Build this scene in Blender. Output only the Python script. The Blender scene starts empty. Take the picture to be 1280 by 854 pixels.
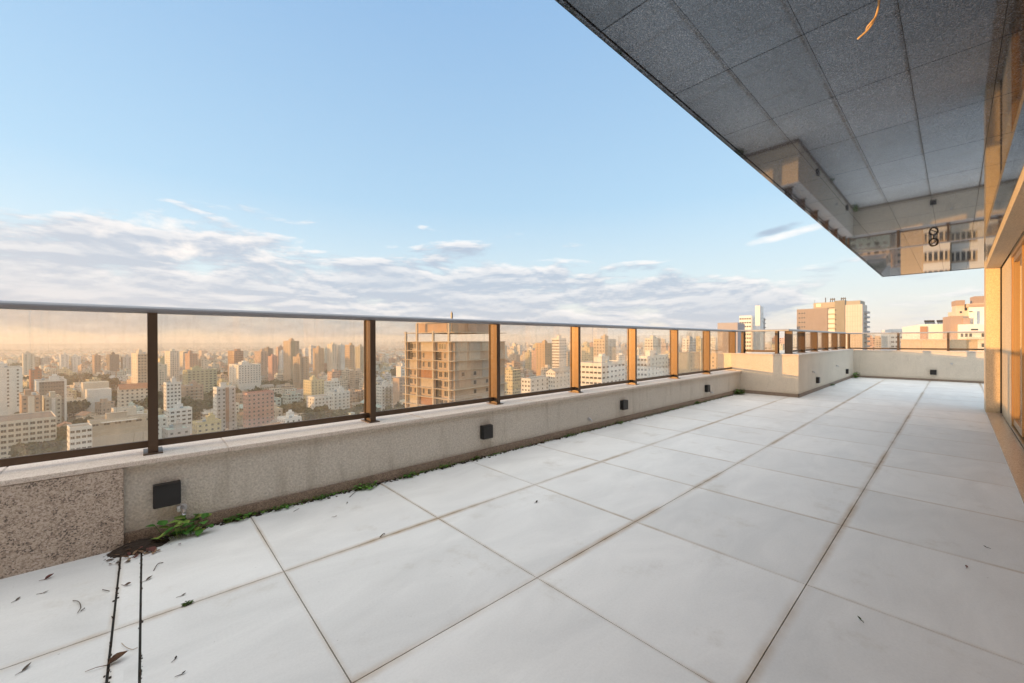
import bpy, bmesh, math, random
from mathutils import Vector, Matrix
R = math.radians
random.seed(7)
scn = bpy.context.scene
COL = scn.collection

# ------------------------------------------------------------------ camera, sky, sun, exposure
FW = Vector((0.6731, 0.7396, -0.0029)).normalized()
RT = Vector((0.0015000, -0.0013650, -0.0000065))
RT = (RT - FW * RT.dot(FW)).normalized()
UP = RT.cross(FW).normalized()
EYE = Vector((0, 0, 1.289))
FPX = 504.59                       # focal length in pixels of a 1280 px wide frame
cam = bpy.data.objects.new("camera", bpy.data.cameras.new("camera"))
COL.objects.link(cam)
cam.matrix_world = Matrix(((RT.x, UP.x, -FW.x, EYE.x), (RT.y, UP.y, -FW.y, EYE.y), (RT.z, UP.z, -FW.z, EYE.z), (0, 0, 0, 1)))
cam.data.sensor_width = 36
cam.data.lens = FPX / 1280 * 36
cam.data.clip_start = 0.05
cam.data.clip_end = 40000
scn.camera = cam

SUN_AZ, SUN_EL = 146.6, 3.1
sd = bpy.data.lights.new("sun", 'SUN')
sd.energy = 3.0
sd.color = (1.0, 0.53, 0.165)
sd.angle = R(0.5)
sun = bpy.data.objects.new("sun", sd)
COL.objects.link(sun)
to_sun = Vector((math.cos(R(SUN_AZ)) * math.cos(R(SUN_EL)), math.sin(R(SUN_AZ)) * math.cos(R(SUN_EL)), math.sin(R(SUN_EL))))
sun.rotation_euler = to_sun.to_track_quat('Z', 'Y').to_euler()
sun.location = (-20, 20, 30)

scn.view_settings.view_transform = 'Standard'
scn.view_settings.look = 'None'
scn.view_settings.exposure = 1.22
scn.view_settings.gamma = 1.0
scn.view_settings.use_curve_mapping = False
cy = scn.cycles
cy.use_denoising = True
cy.max_bounces = 10
cy.diffuse_bounces = 4
cy.glossy_bounces = 5
cy.transparent_max_bounces = 24
cy.volume_bounces = 1
cy.caustics_reflective = True
cy.caustics_refractive = False
cy.sample_clamp_indirect = 6.0


class NT:
    """tiny node-tree helper"""
    def __init__(self, tree):
        self.t = tree
        self.n = tree.nodes
        self.l = tree.links
    def node(self, kind, **kw):
        nd = self.n.new(kind)
        for k, v in kw.items():
            setattr(nd, k, v)
        return nd
    def put(self, sock, val):
        if isinstance(val, bpy.types.NodeSocket):
            self.l.new(val, sock)
        elif isinstance(val, (tuple, list)) and len(val) == 3 and sock.type == 'RGBA':
            sock.default_value = (*val, 1)
        else:
            sock.default_value = val
    def math(self, op, a, b=0.0, c=0.0, clamp=False):
        nd = self.node('ShaderNodeMath', operation=op, use_clamp=clamp)
        self.put(nd.inputs[0], a); self.put(nd.inputs[1], b); self.put(nd.inputs[2], c)
        return nd.outputs[0]
    def mix(self, fac, a, b, mode='MIX'):
        nd = self.node('ShaderNodeMix', data_type='RGBA', blend_type=mode)
        self.put(nd.inputs[0], fac); self.put(nd.inputs[6], a); self.put(nd.inputs[7], b)
        return nd.outputs[2]
    def noise(self, vec, scale, detail=3.0, rough=0.5, dist=0.0):
        nd = self.node('ShaderNodeTexNoise')
        if vec is not None: self.l.new(vec, nd.inputs['Vector'])
        self.put(nd.inputs['Scale'], scale); self.put(nd.inputs['Detail'], detail)
        self.put(nd.inputs['Roughness'], rough); self.put(nd.inputs['Distortion'], dist)
        return nd.outputs['Fac']
    def ss(self, val, lo, hi, a=0.0, b=1.0):
        nd = self.node('ShaderNodeMapRange', interpolation_type='SMOOTHSTEP')
        self.put(nd.inputs[0], val); self.put(nd.inputs[1], lo); self.put(nd.inputs[2], hi)
        self.put(nd.inputs[3], a); self.put(nd.inputs[4], b)
        return nd.outputs[0]
    def ramp(self, val, stops, interp='LINEAR'):
        nd = self.node('ShaderNodeValToRGB')
        nd.color_ramp.interpolation = interp
        el = nd.color_ramp.elements
        while len(el) < len(stops): el.new(0.5)
        for e, (p, c) in zip(el, stops):
            e.position = p; e.color = (*c, 1)
        self.put(nd.inputs[0], val)
        return nd.outputs[0]
    def sep(self, vec):
        nd = self.node('ShaderNodeSeparateXYZ'); self.l.new(vec, nd.inputs[0]); return nd.outputs
    def comb(self, x, y, z):
        nd = self.node('ShaderNodeCombineXYZ')
        self.put(nd.inputs[0], x); self.put(nd.inputs[1], y); self.put(nd.inputs[2], z)
        return nd.outputs[0]
    def bump(self, h, strength=0.3, dist=0.01):
        nd = self.node('ShaderNodeBump')
        self.put(nd.inputs['Strength'], strength); self.put(nd.inputs['Distance'], dist); self.l.new(h, nd.inputs['Height'])
        return nd.outputs[0]


def build_world():
    w = bpy.data.worlds.new("World")
    scn.world = w
    w.use_nodes = True
    t = NT(w.node_tree)
    bg = t.n['Background']
    sky = t.node('ShaderNodeTexSky', sky_type='NISHITA')
    sky.sun_disc = False
    sky.sun_elevation = R(SUN_EL)
    sky.sun_rotation = R(90 - SUN_AZ)
    sky.air_density = 1.0
    sky.dust_density = 0.6
    g = t.node('ShaderNodeGamma'); t.l.new(sky.outputs[0], g.inputs[0]); g.inputs[1].default_value = 0.6
    nish = t.mix(1.0, g.outputs[0], (1.75, 2.1, 2.4), 'MULTIPLY')
    d = t.node('ShaderNodeTexCoord').outputs['Generated']
    x, y, z = t.sep(d)
    zc = t.math('MAXIMUM', z, 0.0)
    el = t.math('ARCSINE', zc)                        # radians
    az = t.math('ARCTAN2', y, x)
    eln = t.math('MULTIPLY', el, 1 / 1.2, clamp=True)
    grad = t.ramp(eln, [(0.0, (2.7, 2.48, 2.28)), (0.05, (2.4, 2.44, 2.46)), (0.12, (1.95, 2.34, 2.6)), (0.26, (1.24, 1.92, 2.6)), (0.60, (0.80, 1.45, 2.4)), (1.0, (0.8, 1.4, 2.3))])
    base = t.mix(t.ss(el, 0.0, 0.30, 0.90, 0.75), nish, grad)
    # clouds on a flat layer seen in perspective
    k = t.math('DIVIDE', 1.0, t.math('ADD', zc, 0.055))
    px, py = t.math('MULTIPLY', x, k), t.math('MULTIPLY', y, k)
    P = t.comb(px, py, 0.0)
    # streaks lie along the horizon: rotate to the view frame and stretch
    azd = t.math('MULTIPLY', az, 57.2958)
    eld = t.math('MULTIPLY', el, 57.2958)
    Q = t.comb(t.math('MULTIPLY', azd, 0.042), t.math('MULTIPLY', eld, 0.17), 3.7)
    n1 = t.noise(Q, 1.9, 9.0, 0.60, 0.25)
    Qs = t.comb(t.math('MULTIPLY', azd, 0.042), t.math('ADD', t.math('MULTIPLY', eld, 0.17), 0.10), 3.7)
    n2 = t.noise(Qs, 1.9, 9.0, 0.60, 0.25)
    Q3 = t.comb(t.math('MULTIPLY', azd, 0.05), t.math('MULTIPLY', eld, 0.16), 11.0)
    n3 = t.noise(Q3, 1.3, 5.0, 0.5)
    # how far up the bank reaches: higher to the left (towards the sunset)
    top = t.ss(azd, 8.0, 84.0, 11.0, 15.5)
    top = t.math('SUBTRACT', top, t.ss(azd, 88.0, 112.0, 0.0, 4.5))
    up_fade = t.ss(eld, t.math('MULTIPLY', top, 0.50), t.math('MULTIPLY', top, 1.15), 0.0, 1.0)
    up_fade = t.math('ADD', up_fade, t.ss(eld, 15.0, 22.0, 0.0, 1.2))
    low_fade = t.ss(eld, 0.2, 1.6, 0.20, 0.0)
    azf = t.ss(azd, 6.0, 34.0, 0.15, 0.0)
    thr = t.math('ADD', t.math('ADD', t.math('MULTIPLY', up_fade, 0.30), low_fade), t.math('ADD', azf, 0.315))
    thr = t.math('ADD', thr, t.math('MULTIPLY', t.math('SUBTRACT', n3, 0.5), -0.30))
    cov = t.ss(n1, thr, t.math('ADD', thr, 0.13))
    lit = t.ss(t.math('SUBTRACT', n1, n2), -0.06, 0.11)
    thick = t.ss(n1, thr, t.math('ADD', thr, 0.30))
    lit = t.math('MULTIPLY', lit, t.math('SUBTRACT', 1.0, t.math('MULTIPLY', thick, 0.62)))
    cl = t.mix(lit, (1.34, 1.60, 1.98), (3.4, 3.2, 3.05))
    warm = t.ss(azd, 60.0, 140.0)
    cl = t.mix(t.math('MULTIPLY', warm, 0.45), cl, (2.6, 2.2, 2.0))
    colr = t.mix(t.math('MULTIPLY', cov, 0.82), base, cl)
    # heaped white tops along the upper edge of the bank
    Qp = t.comb(t.math('MULTIPLY', azd, 0.10), t.math('MULTIPLY', eld, 0.17), 8.2)
    p1 = t.noise(Qp, 1.7, 9.0, 0.58)
    pm = t.math('MULTIPLY', t.math('MULTIPLY', t.ss(eld, 6.0, 10.0), t.ss(eld, 12.0, 16.5, 1.0, 0.0)), t.math('MULTIPLY', t.ss(azd, 58.0, 80.0), t.ss(azd, 92.0, 104.0, 1.0, 0.0)))
    pc = t.ss(p1, t.math('MULTIPLY_ADD', pm, -0.40, 0.86), t.math('MULTIPLY_ADD', pm, -0.36, 1.06))
    colr = t.mix(t.math('MULTIPLY', pc, 0.92), colr, (3.35, 3.1, 2.9))
    # one torn wisp near the tip of the overhang: slate above, white along its lower edge
    for (ca, ce, la, le, tilt, colw) in ((13.5, 12.1, 5.4, 0.6, -0.16, (3.2, 3.05, 2.95)), (14.4, 12.75, 3.2, 0.6, -0.16, (1.15, 1.45, 1.85))):
        u = t.math('SUBTRACT', azd, ca); v = t.math('SUBTRACT', t.math('SUBTRACT', eld, ce), t.math('MULTIPLY', u, tilt))
        e = t.math('ADD', t.math('POWER', t.math('ABSOLUTE', t.math('DIVIDE', u, la)), 2.0), t.math('POWER', t.math('ABSOLUTE', t.math('DIVIDE', v, le)), 2.0))
        wn_ = t.noise(t.comb(t.math('MULTIPLY', azd, 0.25), t.math('MULTIPLY', eld, 0.7), 2.0 + ce), 1.6, 7.0, 0.6)
        colr = t.mix(t.math('MULTIPLY', t.ss(t.math('ADD', e, t.math('MULTIPLY', wn_, 1.5)), 1.65, 0.55), 0.8), colr, colw)
    # below the horizon: pale haze colour
    colr = t.mix(t.ss(z, -0.02, 0.0), (1.5, 1.35, 1.2), colr)
    # added brightness overhead, above what the frame shows, to light the floor
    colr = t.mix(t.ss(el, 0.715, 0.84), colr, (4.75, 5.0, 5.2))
    # brighter, warmer sky round the low sun, boosted unseen to light floor and facade
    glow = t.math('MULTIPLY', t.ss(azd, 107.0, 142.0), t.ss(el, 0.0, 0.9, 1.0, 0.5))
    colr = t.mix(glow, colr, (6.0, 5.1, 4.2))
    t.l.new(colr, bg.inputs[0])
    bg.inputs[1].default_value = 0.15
build_world()


# ------------------------------------------------------------------ helpers
def tag(o, label=None, cat=None, group=None, kind=None):
    if label: o['label'] = label
    if cat: o['category'] = cat
    if group: o['group'] = group
    if kind: o['kind'] = kind
    return o

def empty(name, loc=(0, 0, 0), rz=0.0, parent=None):
    o = bpy.data.objects.new(name, None)
    COL.objects.link(o)
    o.location = loc
    o.rotation_euler = (0, 0, rz)
    o.empty_display_size = 0.1
    if parent: o.parent = parent
    return o

class MB:
    """collects boxes, prisms and tubes and links them as ONE mesh"""
    def __init__(self):
        self.v, self.f, self.m, self.uv, self.tint = [], [], [], [], []
    def face(self, pts, mi=0, uv=None, tint=None):
        b = len(self.v)
        self.v += [tuple(p) for p in pts]
        self.f.append(tuple(range(b, b + len(pts))))
        self.m.append(mi)
        self.uv.append(uv or [(0, 0)] * len(pts))
        self.tint.append(tint or (1, 1, 1))
    def box(self, x0, x1, y0, y1, z0, z1, mi=0, tint=None, top=None, mat=None, skip=''):
        c = [Vector((x, y, z)) for z in (z0, z1) for y in (y0, y1) for x in (x0, x1)]
        if mat: c = [mat @ p for p in c]
        w, d, h = x1 - x0, y1 - y0, z1 - z0
        q = {'x-': ((2, 0, 4, 6), d), 'y-': ((0, 1, 5, 4), w), 'x+': ((1, 3, 7, 5), d), 'y+': ((3, 2, 6, 7), w)}
        for key, (ix, ww) in q.items():
            if key in skip: continue
            self.face([c[i] for i in ix], mi, [(0, z0), (ww, z0), (ww, z1), (0, z1)], tint)
        if 'z+' not in skip: self.face([c[i] for i in (4, 5, 7, 6)], mi if top is None else top, [(0, 0), (w, 0), (w, d), (0, d)], tint)
        if 'z-' not in skip: self.face([c[i] for i in (2, 3, 1, 0)], mi, None, tint)
        return self
    def tube(self, pts, r, n=8, mi=0, caps=True):
        pts = [Vector(p) for p in pts]
        rr = r if isinstance(r, (list, tuple)) else [r] * len(pts)
        rings = []
        for i, p in enumerate(pts):
            t = (pts[min(i + 1, len(pts) - 1)] - pts[max(i - 1, 0)]).normalized()
            a = t.cross(Vector((0, 0, 1)))
            if a.length < 1e-3: a = t.cross(Vector((1, 0, 0)))
            a.normalize(); b = a.cross(t)
            rings.append([p + (a * math.cos(2 * math.pi * k / n) + b * math.sin(2 * math.pi * k / n)) * rr[i] for k in range(n)])
        for i in range(len(rings) - 1):
            for k in range(n):
                self.face([rings[i][k], rings[i][(k + 1) % n], rings[i + 1][(k + 1) % n], rings[i + 1][k]], mi)
        if caps:
            self.face(rings[0][::-1], mi); self.face(rings[-1], mi)
        return self
    def build(self, name, mats, parent=None, bevel=0.0, smooth=False, seg=2):
        me = bpy.data.meshes.new(name)
        me.from_pydata(self.v, [], self.f)
        mats = mats if isinstance(mats, (list, tuple)) else [mats]
        for m in mats: me.materials.append(m)
        me.polygons.foreach_set('material_index', self.m)
        ul = me.uv_layers.new(name='UVMap')
        ul.data.foreach_set('uv', [c for f in self.uv for p in f for c in p])
        at = me.color_attributes.new('tint', 'FLOAT_COLOR', 'CORNER')
        at.data.foreach_set('color', [c for f, tn in zip(self.f, self.tint) for _ in f for c in (*tn, 1.0)])
        if bevel or smooth:
            bm = bmesh.new(); bm.from_mesh(me)
            bmesh.ops.remove_doubles(bm, verts=bm.verts, dist=1e-5)
            bmesh.ops.recalc_face_normals(bm, faces=bm.faces)
            if bevel:
                bmesh.ops.bevel(bm, geom=[e for e in bm.edges if e.is_manifold and e.calc_face_angle(0) > 0.5], offset=bevel, segments=seg, affect='EDGES', clamp_overlap=True)
            if smooth:
                for f in bm.faces: f.smooth = True
            bm.to_mesh(me); bm.free()
        o = bpy.data.objects.new(name, me)
        COL.objects.link(o)
        if parent: o.parent = parent
        return o

def copy_tree(o, parent=None):
    c = o.copy(); COL.objects.link(c)
    if parent: c.parent = parent
    for ch in list(o.children): copy_tree(ch, c)
    return c

def dirv(az): return Vector((math.cos(R(az)), math.sin(R(az)), 0))

def ray(px, py):
    return FW * FPX + RT * (px - 640) - UP * (py - 427)
def at_depth(px, py, depth):
    return EYE + ray(px, py) / FPX * depth
def project(p):
    q = Vector(p) - EYE
    dz = q.dot(FW)
    if dz < 0.1: return None
    return 640 + FPX * q.dot(RT) / dz, 427 - FPX * q.dot(UP) / dz, dz


# ------------------------------------------------------------------ materials
def new_mat(name):
    m = bpy.data.materials.new(name)
    m.use_nodes = True
    t = NT(m.node_tree)
    return m, t, t.n['Principled BSDF']

def plain(name, col, rough=0.6, metal=0.0, spec=0.5, var=0.12, scale=6.0, bump=0.0, bscale=60.0):
    m, t, p = new_mat(name)
    c = t.node('ShaderNodeTexCoord').outputs['Object']
    n = t.noise(c, scale, 4.0, 0.6)
    v = t.math('MULTIPLY_ADD', t.math('SUBTRACT', n, 0.5), 2 * var, 1.0)
    t.put(p.inputs['Base Color'], t.mix(1.0, col, t.comb(v, v, v), 'MULTIPLY'))
    p.inputs['Roughness'].default_value = rough
    p.inputs['Metallic'].default_value = metal
    p.inputs['Specular IOR Level'].default_value = spec
    if bump:
        t.l.new(t.bump(t.noise(c, bscale, 3.0, 0.6), bump, 0.004), p.inputs['Normal'])
    return m

def mat_tile():
    m, t, p = new_mat('porcelain_tile')
    c = t.node('ShaderNodeTexCoord').outputs['Object']
    x, y, z = t.sep(c)
    x = t.math('SUBTRACT', x, t.math('MULTIPLY', t.math('LESS_THAN', x, -0.066), 0.3175))
    fx = t.math('FRACT', t.math('SUBTRACT', x, 0.5705)); fy = t.math('FRACT', t.math('SUBTRACT', y, 0.5285))
    dx = t.math('MINIMUM', fx, t.math('SUBTRACT', 1.0, fx)); dy = t.math('MINIMUM', fy, t.math('SUBTRACT', 1.0, fy))
    ix = t.math('FLOOR', t.math('SUBTRACT', x, 0.5705)); iy = t.math('FLOOR', t.math('SUBTRACT', y, 0.5285))
    wn = t.node('ShaderNodeTexWhiteNoise', noise_dimensions='2D'); t.l.new(t.comb(ix, iy, 0), wn.inputs['Vector'])
    off = t.math('MULTIPLY', wn.outputs['Value'], 37.0)
    cc = t.comb(t.math('MULTIPLY', x, 0.8), t.math('MULTIPLY', y, 1.8), off)
    cloud = t.noise(cc, 1.6, 6.0, 0.62, 0.8)
    fine = t.noise(c, 90.0, 2.0, 0.6)
    v = t.math('ADD', t.math('MULTIPLY', t.math('SUBTRACT', cloud, 0.5), 0.42), t.math('MULTIPLY', t.math('SUBTRACT', fine, 0.5), 0.14))
    v = t.math('ADD', v, t.math('MULTIPLY', t.math('SUBTRACT', wn.outputs['Value'], 0.5), 0.10))
    v = t.math('ADD', v, 1.0)
    base = t.mix(1.0, (0.73, 0.725, 0.705), t.comb(v, v, v), 'MULTIPLY')
    # brown water stain along the joints, heavier along the terrace
    big = t.noise(c, 0.9, 3.0, 0.55)
    band = t.noise(c, 7.0, 4.0, 0.6)
    wx = t.ss(dx, 0.0, 0.024, 0.75, 0.0); wy = t.ss(dy, 0.0, 0.046, 1.0, 0.0)
    st = t.math('MAXIMUM', wx, wy)
    st = t.math('MULTIPLY', st, t.ss(big, 0.34, 0.62, 0.22, 1.0)); st = t.math('MULTIPLY', st, t.ss(band, 0.2, 0.7, 0.4, 1.0))
    base = t.mix(st, base, (0.42, 0.31, 0.20))
    # faint dirt marks, a few rusty smears
    dirt = t.ss(t.noise(c, 2.3, 7.0, 0.7), 0.55, 0.75, 0.0, 0.40)
    base = t.mix(dirt, base, (0.44, 0.39, 0.31))
    spots = t.ss(t.noise(c, 40.0, 2.0, 0.5), 0.75, 0.80, 0.0, 0.6)
    base = t.mix(spots, base, (0.16, 0.14, 0.11))
    t.put(p.inputs['Base Color'], base)
    t.put(p.inputs['Roughness'], t.math('MULTIPLY_ADD', cloud, 0.25, 0.38))
    p.inputs['Specular IOR Level'].default_value = 0.4
    t.l.new(t.bump(t.noise(c, 220.0, 2.0, 0.5), 0.10, 0.002), p.inputs['Normal'])
    return m

def mat_granite(name, cols, scale=70.0, rough=0.35, spec=0.5, big=0.2, bump=0.0):
    m, t, p = new_mat(name)
    c = t.node('ShaderNodeTexCoord').outputs['Object']
    n0 = t.noise(c, scale * 0.10, 4.0, 0.6)
    vo = t.node('ShaderNodeTexVoronoi'); t.l.new(c, vo.inputs['Vector']); vo.inputs['Scale'].default_value = scale
    vs = t.sep(vo.outputs['Color'])
    n1 = t.noise(c, scale * 0.55, 5.0, 0.7)
    f = t.math('ADD', t.math('MULTIPLY', vs[0], 0.50), t.math('ADD', t.math('MULTIPLY', n1, 0.62), t.math('MULTIPLY', t.math('SUBTRACT', n0, 0.5), big)))
    f = t.math('SUBTRACT', f, 0.06, clamp=True)
    t.put(p.inputs['Base Color'], t.ramp(f, cols))
    p.inputs['Roughness'].default_value = rough
    p.inputs['Specular IOR Level'].default_value = spec
    if bump: t.l.new(t.bump(f, bump, 0.004), p.inputs['Normal'])
    return m

def mat_soffit():
    m, t, p = new_mat('polished_dark_granite')
    c = t.node('ShaderNodeTexCoord').outputs['Object']
    vo = t.node('ShaderNodeTexVoronoi'); t.l.new(c, vo.inputs['Vector']); vo.inputs['Scale'].default_value = 230.0
    n1 = t.noise(c, 60.0, 5.0, 0.75)
    f = t.math('ADD', t.math('MULTIPLY', t.sep(vo.outputs['Color'])[0], 0.5), t.math('MULTIPLY', n1, 0.6))
    x, y, z = t.sep(c)
    wn = t.node('ShaderNodeTexWhiteNoise', noise_dimensions='2D')
    t.l.new(t.comb(t.math('FLOOR', t.math('DIVIDE', t.math('SUBTRACT', x, 2.53), 0.795)), t.math('FLOOR', t.math('DIVIDE', t.math('SUBTRACT', y, 0.185), 0.347)), 0), wn.inputs['Vector'])
    base = t.ramp(f, [(0.0, (0.015, 0.018, 0.024)), (0.38, (0.026, 0.034, 0.050)), (0.62, (0.062, 0.075, 0.102)), (0.80, (0.21, 0.22, 0.245)), (1.0, (0.34, 0.34, 0.35))])
    v = t.math('MULTIPLY_ADD', wn.outputs['Value'], 0.5, 0.75)
    base = t.mix(1.0, base, t.comb(v, v, v), 'MULTIPLY')
    # old damp tide lines
    dn = t.noise(c, 1.4, 6.0, 0.65, 1.2)
    tide = t.math('SUBTRACT', t.ss(dn, 0.50, 0.53), t.ss(dn, 0.53, 0.60))
    base = t.mix(t.math('MULTIPLY', tide, 0.22), base, (0.045, 0.043, 0.042))
    t.put(p.inputs['Base Color'], base)
    t.put(p.inputs['Roughness'], t.math('MULTIPLY_ADD', n1, 0.03, 0.012))
    p.inputs['Specular IOR Level'].default_value = 0.5
    p.inputs['IOR'].default_value = 2.3
    p.inputs['Specular Tint'].default_value = (0.72, 0.85, 1.0, 1)
    t.l.new(t.bump(n1, 0.010, 0.002), p.inputs['Normal'])
    return m

def mat_stucco(name, col, stain=0.55):
    m, t, p = new_mat(name)
    c = t.node('ShaderNodeTexCoord').outputs['Object']
    x, y, z = t.sep(c)
    g = t.noise(c, 72.0, 2.0, 0.6)
    g2 = t.noise(c, 38.0, 3.0, 0.6)
    big = t.noise(c, 1.7, 5.0, 0.62)
    drip = t.noise(t.comb(t.math('MULTIPLY', x, 6.0), t.math('MULTIPLY', y, 6.0), t.math('MULTIPLY', z, 0.8)), 1.3, 5.0, 0.65)
    v = t.math('ADD', 1.0, t.math('ADD', t.math('MULTIPLY', t.math('SUBTRACT', g, 0.5), 0.95), t.math('MULTIPLY', t.math('SUBTRACT', big, 0.5), 0.26)))
    base = t.mix(1.0, col, t.comb(v, v, v), 'MULTIPLY')
    base = t.mix(t.ss(drip, 0.52, 0.75, 0.0, stain), base, (col[0] * 0.62, col[1] * 0.60, col[2] * 0.56))
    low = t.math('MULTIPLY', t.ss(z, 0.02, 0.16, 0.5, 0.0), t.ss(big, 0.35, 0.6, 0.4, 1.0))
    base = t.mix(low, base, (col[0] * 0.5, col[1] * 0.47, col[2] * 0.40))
    t.put(p.inputs['Base Color'], base)
    p.inputs['Roughness'].default_value = 0.85
    p.inputs['Specular IOR Level'].default_value = 0.2
    h = t.math('ADD', t.math('MULTIPLY', g, 0.6), t.math('MULTIPLY', g2, 0.4))
    t.l.new(t.bump(h, 1.0, 0.012), p.inputs['Normal'])
    return m

def mat_glass(name, tintc, f0=0.05, dirt=0.03, rough=0.0):
    m = bpy.data.materials.new(name); m.use_nodes = True
    t = NT(m.node_tree)
    t.n.remove(t.n['Principled BSDF'])
    out = t.n['Material Output']
    lw = t.node('ShaderNodeLayerWeight'); lw.inputs[0].default_value = 0.5
    f5 = t.math('POWER', lw.outputs['Facing'], 5.0)
    fr = t.math('MULTIPLY_ADD', f5, 1 - f0, f0, clamp=True)
    tr = t.node('ShaderNodeBsdfTransparent'); tr.inputs[0].default_value = (*tintc, 1)
    gl = t.node('ShaderNodeBsdfGlossy'); gl.inputs['Roughness'].default_value = rough; gl.inputs[0].default_value = (1, 1, 1, 1)
    mx = t.node('ShaderNodeMixShader'); t.l.new(fr, mx.inputs[0]); t.l.new(tr.outputs[0], mx.inputs[1]); t.l.new(gl.outputs[0], mx.inputs[2])
    df = t.node('ShaderNodeBsdfDiffuse'); df.inputs[0].default_value = (0.6, 0.55, 0.45, 1)
    c = t.node('ShaderNodeTexCoord').outputs['Object']
    gx, gy, gz_ = t.sep(c)
    drip = t.ss(t.noise(t.comb(t.math('MULTIPLY', gx, 9.0), gy, t.math('MULTIPLY', gz_, 0.8)), 2.2, 4.0, 0.6), 0.5, 0.75, 0.0, dirt * 1.2)
    dn = t.math('ADD', drip, t.ss(t.noise(c, 5.0, 7.0, 0.75), 0.4, 0.75, dirt * 0.3, dirt * 2.2))
    mx2 = t.node('ShaderNodeMixShader'); t.l.new(dn, mx2.inputs[0]); t.l.new(mx.outputs[0], mx2.inputs[1])
    tl_ = t.node('ShaderNodeBsdfTranslucent'); tl_.inputs[0].default_value = (0.7, 0.66, 0.58, 1)
    dm = t.node('ShaderNodeMixShader'); dm.inputs[0].default_value = 0.6; t.l.new(df.outputs[0], dm.inputs[1]); t.l.new(tl_.outputs[0], dm.inputs[2])
    t.l.new(dm.outputs[0], mx2.inputs[2])
    t.l.new(mx2.outputs[0], out.inputs[0])
    return m

def mat_city_wall():
    m, t, p = new_mat('painted_render')
    at = t.node('ShaderNodeAttribute', attribute_name='tint')
    c = t.node('ShaderNodeTexCoord').outputs['Object']
    n = t.noise(c, 0.35, 5.0, 0.65)
    x, y, z = t.sep(c)
    drip = t.noise(t.comb(x, y, t.math('MULTIPLY', z, 0.12)), 0.9, 4.0, 0.6)
    v = t.math('ADD', 0.84, t.math('ADD', t.math('MULTIPLY', n, 0.2), t.math('MULTIPLY', drip, 0.14)))
    t.put(p.inputs['Base Color'], t.mix(1.0, at.outputs['Color'], t.comb(v, v, v), 'MULTIPLY'))
    p.inputs['Roughness'].default_value = 0.85
    p.inputs['Specular IOR Level'].default_value = 0.2
    return m

def mat_city_windows():
    """render with openings, used where the openings are only a pixel or two"""
    m, t, p = new_mat('render_with_openings')
    at = t.node('ShaderNodeAttribute', attribute_name='tint')
    uv = t.node('ShaderNodeUVMap').outputs[0]
    u, v, _ = t.sep(uv)
    cu, cv = t.math('DIVIDE', u, 2.9), t.math('DIVIDE', v, 3.0)
    fu, fv = t.math('FRACT', cu), t.math('FRACT', cv)
    wn = t.node('ShaderNodeTexWhiteNoise', noise_dimensions='2D'); t.l.new(t.comb(t.math('FLOOR', cu), t.math('FLOOR', cv), 0), wn.inputs['Vector'])
    wc = t.node('ShaderNodeTexWhiteNoise', noise_dimensions='2D'); t.l.new(t.comb(t.math('FLOOR', cu), 5.5, 0), wc.inputs['Vector'])
    hw = t.math('MULTIPLY_ADD', wc.outputs['Value'], 0.22, 0.15)
    a = t.math('LESS_THAN', t.math('ABSOLUTE', t.math('SUBTRACT', fu, 0.5)), hw)
    b = t.math('LESS_THAN', t.math('ABSOLUTE', t.math('SUBTRACT', fv, 0.52)), 0.23)
    w = t.math('MULTIPLY', t.math('MULTIPLY', a, b), t.math('GREATER_THAN', wn.outputs['Value'], 0.12))
    slab = t.math('LESS_THAN', fv, 0.09)
    c = t.node('ShaderNodeTexCoord').outputs['Object']
    n = t.noise(c, 0.3, 5.0, 0.65)
    vv = t.math('MULTIPLY_ADD', n, 0.3, 0.82)
    wall = t.mix(1.0, at.outputs['Color'], t.comb(vv, vv, vv), 'MULTIPLY')
    wall = t.mix(t.math('MULTIPLY', slab, 0.35), wall, (0.55, 0.50, 0.44))
    pane = t.mix(t.math('GREATER_THAN', wn.outputs['Value'], 0.72), (0.06, 0.065, 0.07), (0.30, 0.27, 0.23))
    t.put(p.inputs['Base Color'], t.mix(w, wall, pane))
    t.put(p.inputs['Roughness'], t.math('MULTIPLY_ADD', w, -0.5, 0.8))
    return m

def mat_city_roof():
    m, t, p = new_mat('flat_roof')
    at = t.node('ShaderNodeAttribute', attribute_name='tint')
    c = t.node('ShaderNodeTexCoord').outputs['Object']
    n = t.noise(c, 0.25, 5.0, 0.7)
    v = t.math('MULTIPLY_ADD', n, 0.7, 0.6)
    t.put(p.inputs['Base Color'], t.mix(1.0, at.outputs['Color'], t.comb(v, v, v), 'MULTIPLY'))
    p.inputs['Roughness'].default_value = 0.9
    return m

def mat_leaf(name, c0, c1, c2, scale=0.5, trans=0.25):
    m, t, p = new_mat(name)
    c = t.node('ShaderNodeTexCoord').outputs['Object']
    n = t.noise(c, scale, 5.0, 0.7)
    oi = t.node('ShaderNodeObjectInfo')
    f = t.math('ADD', n, t.math('MULTIPLY', t.math('SUBTRACT', oi.outputs['Random'], 0.5), 0.3))
    t.put(p.inputs['Base Color'], t.ramp(f, [(0.3, c0), (0.5, c1), (0.72, c2)]))
    p.inputs['Roughness'].default_value = 0.7
    p.inputs['Specular IOR Level'].default_value = 0.2
    return m

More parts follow.
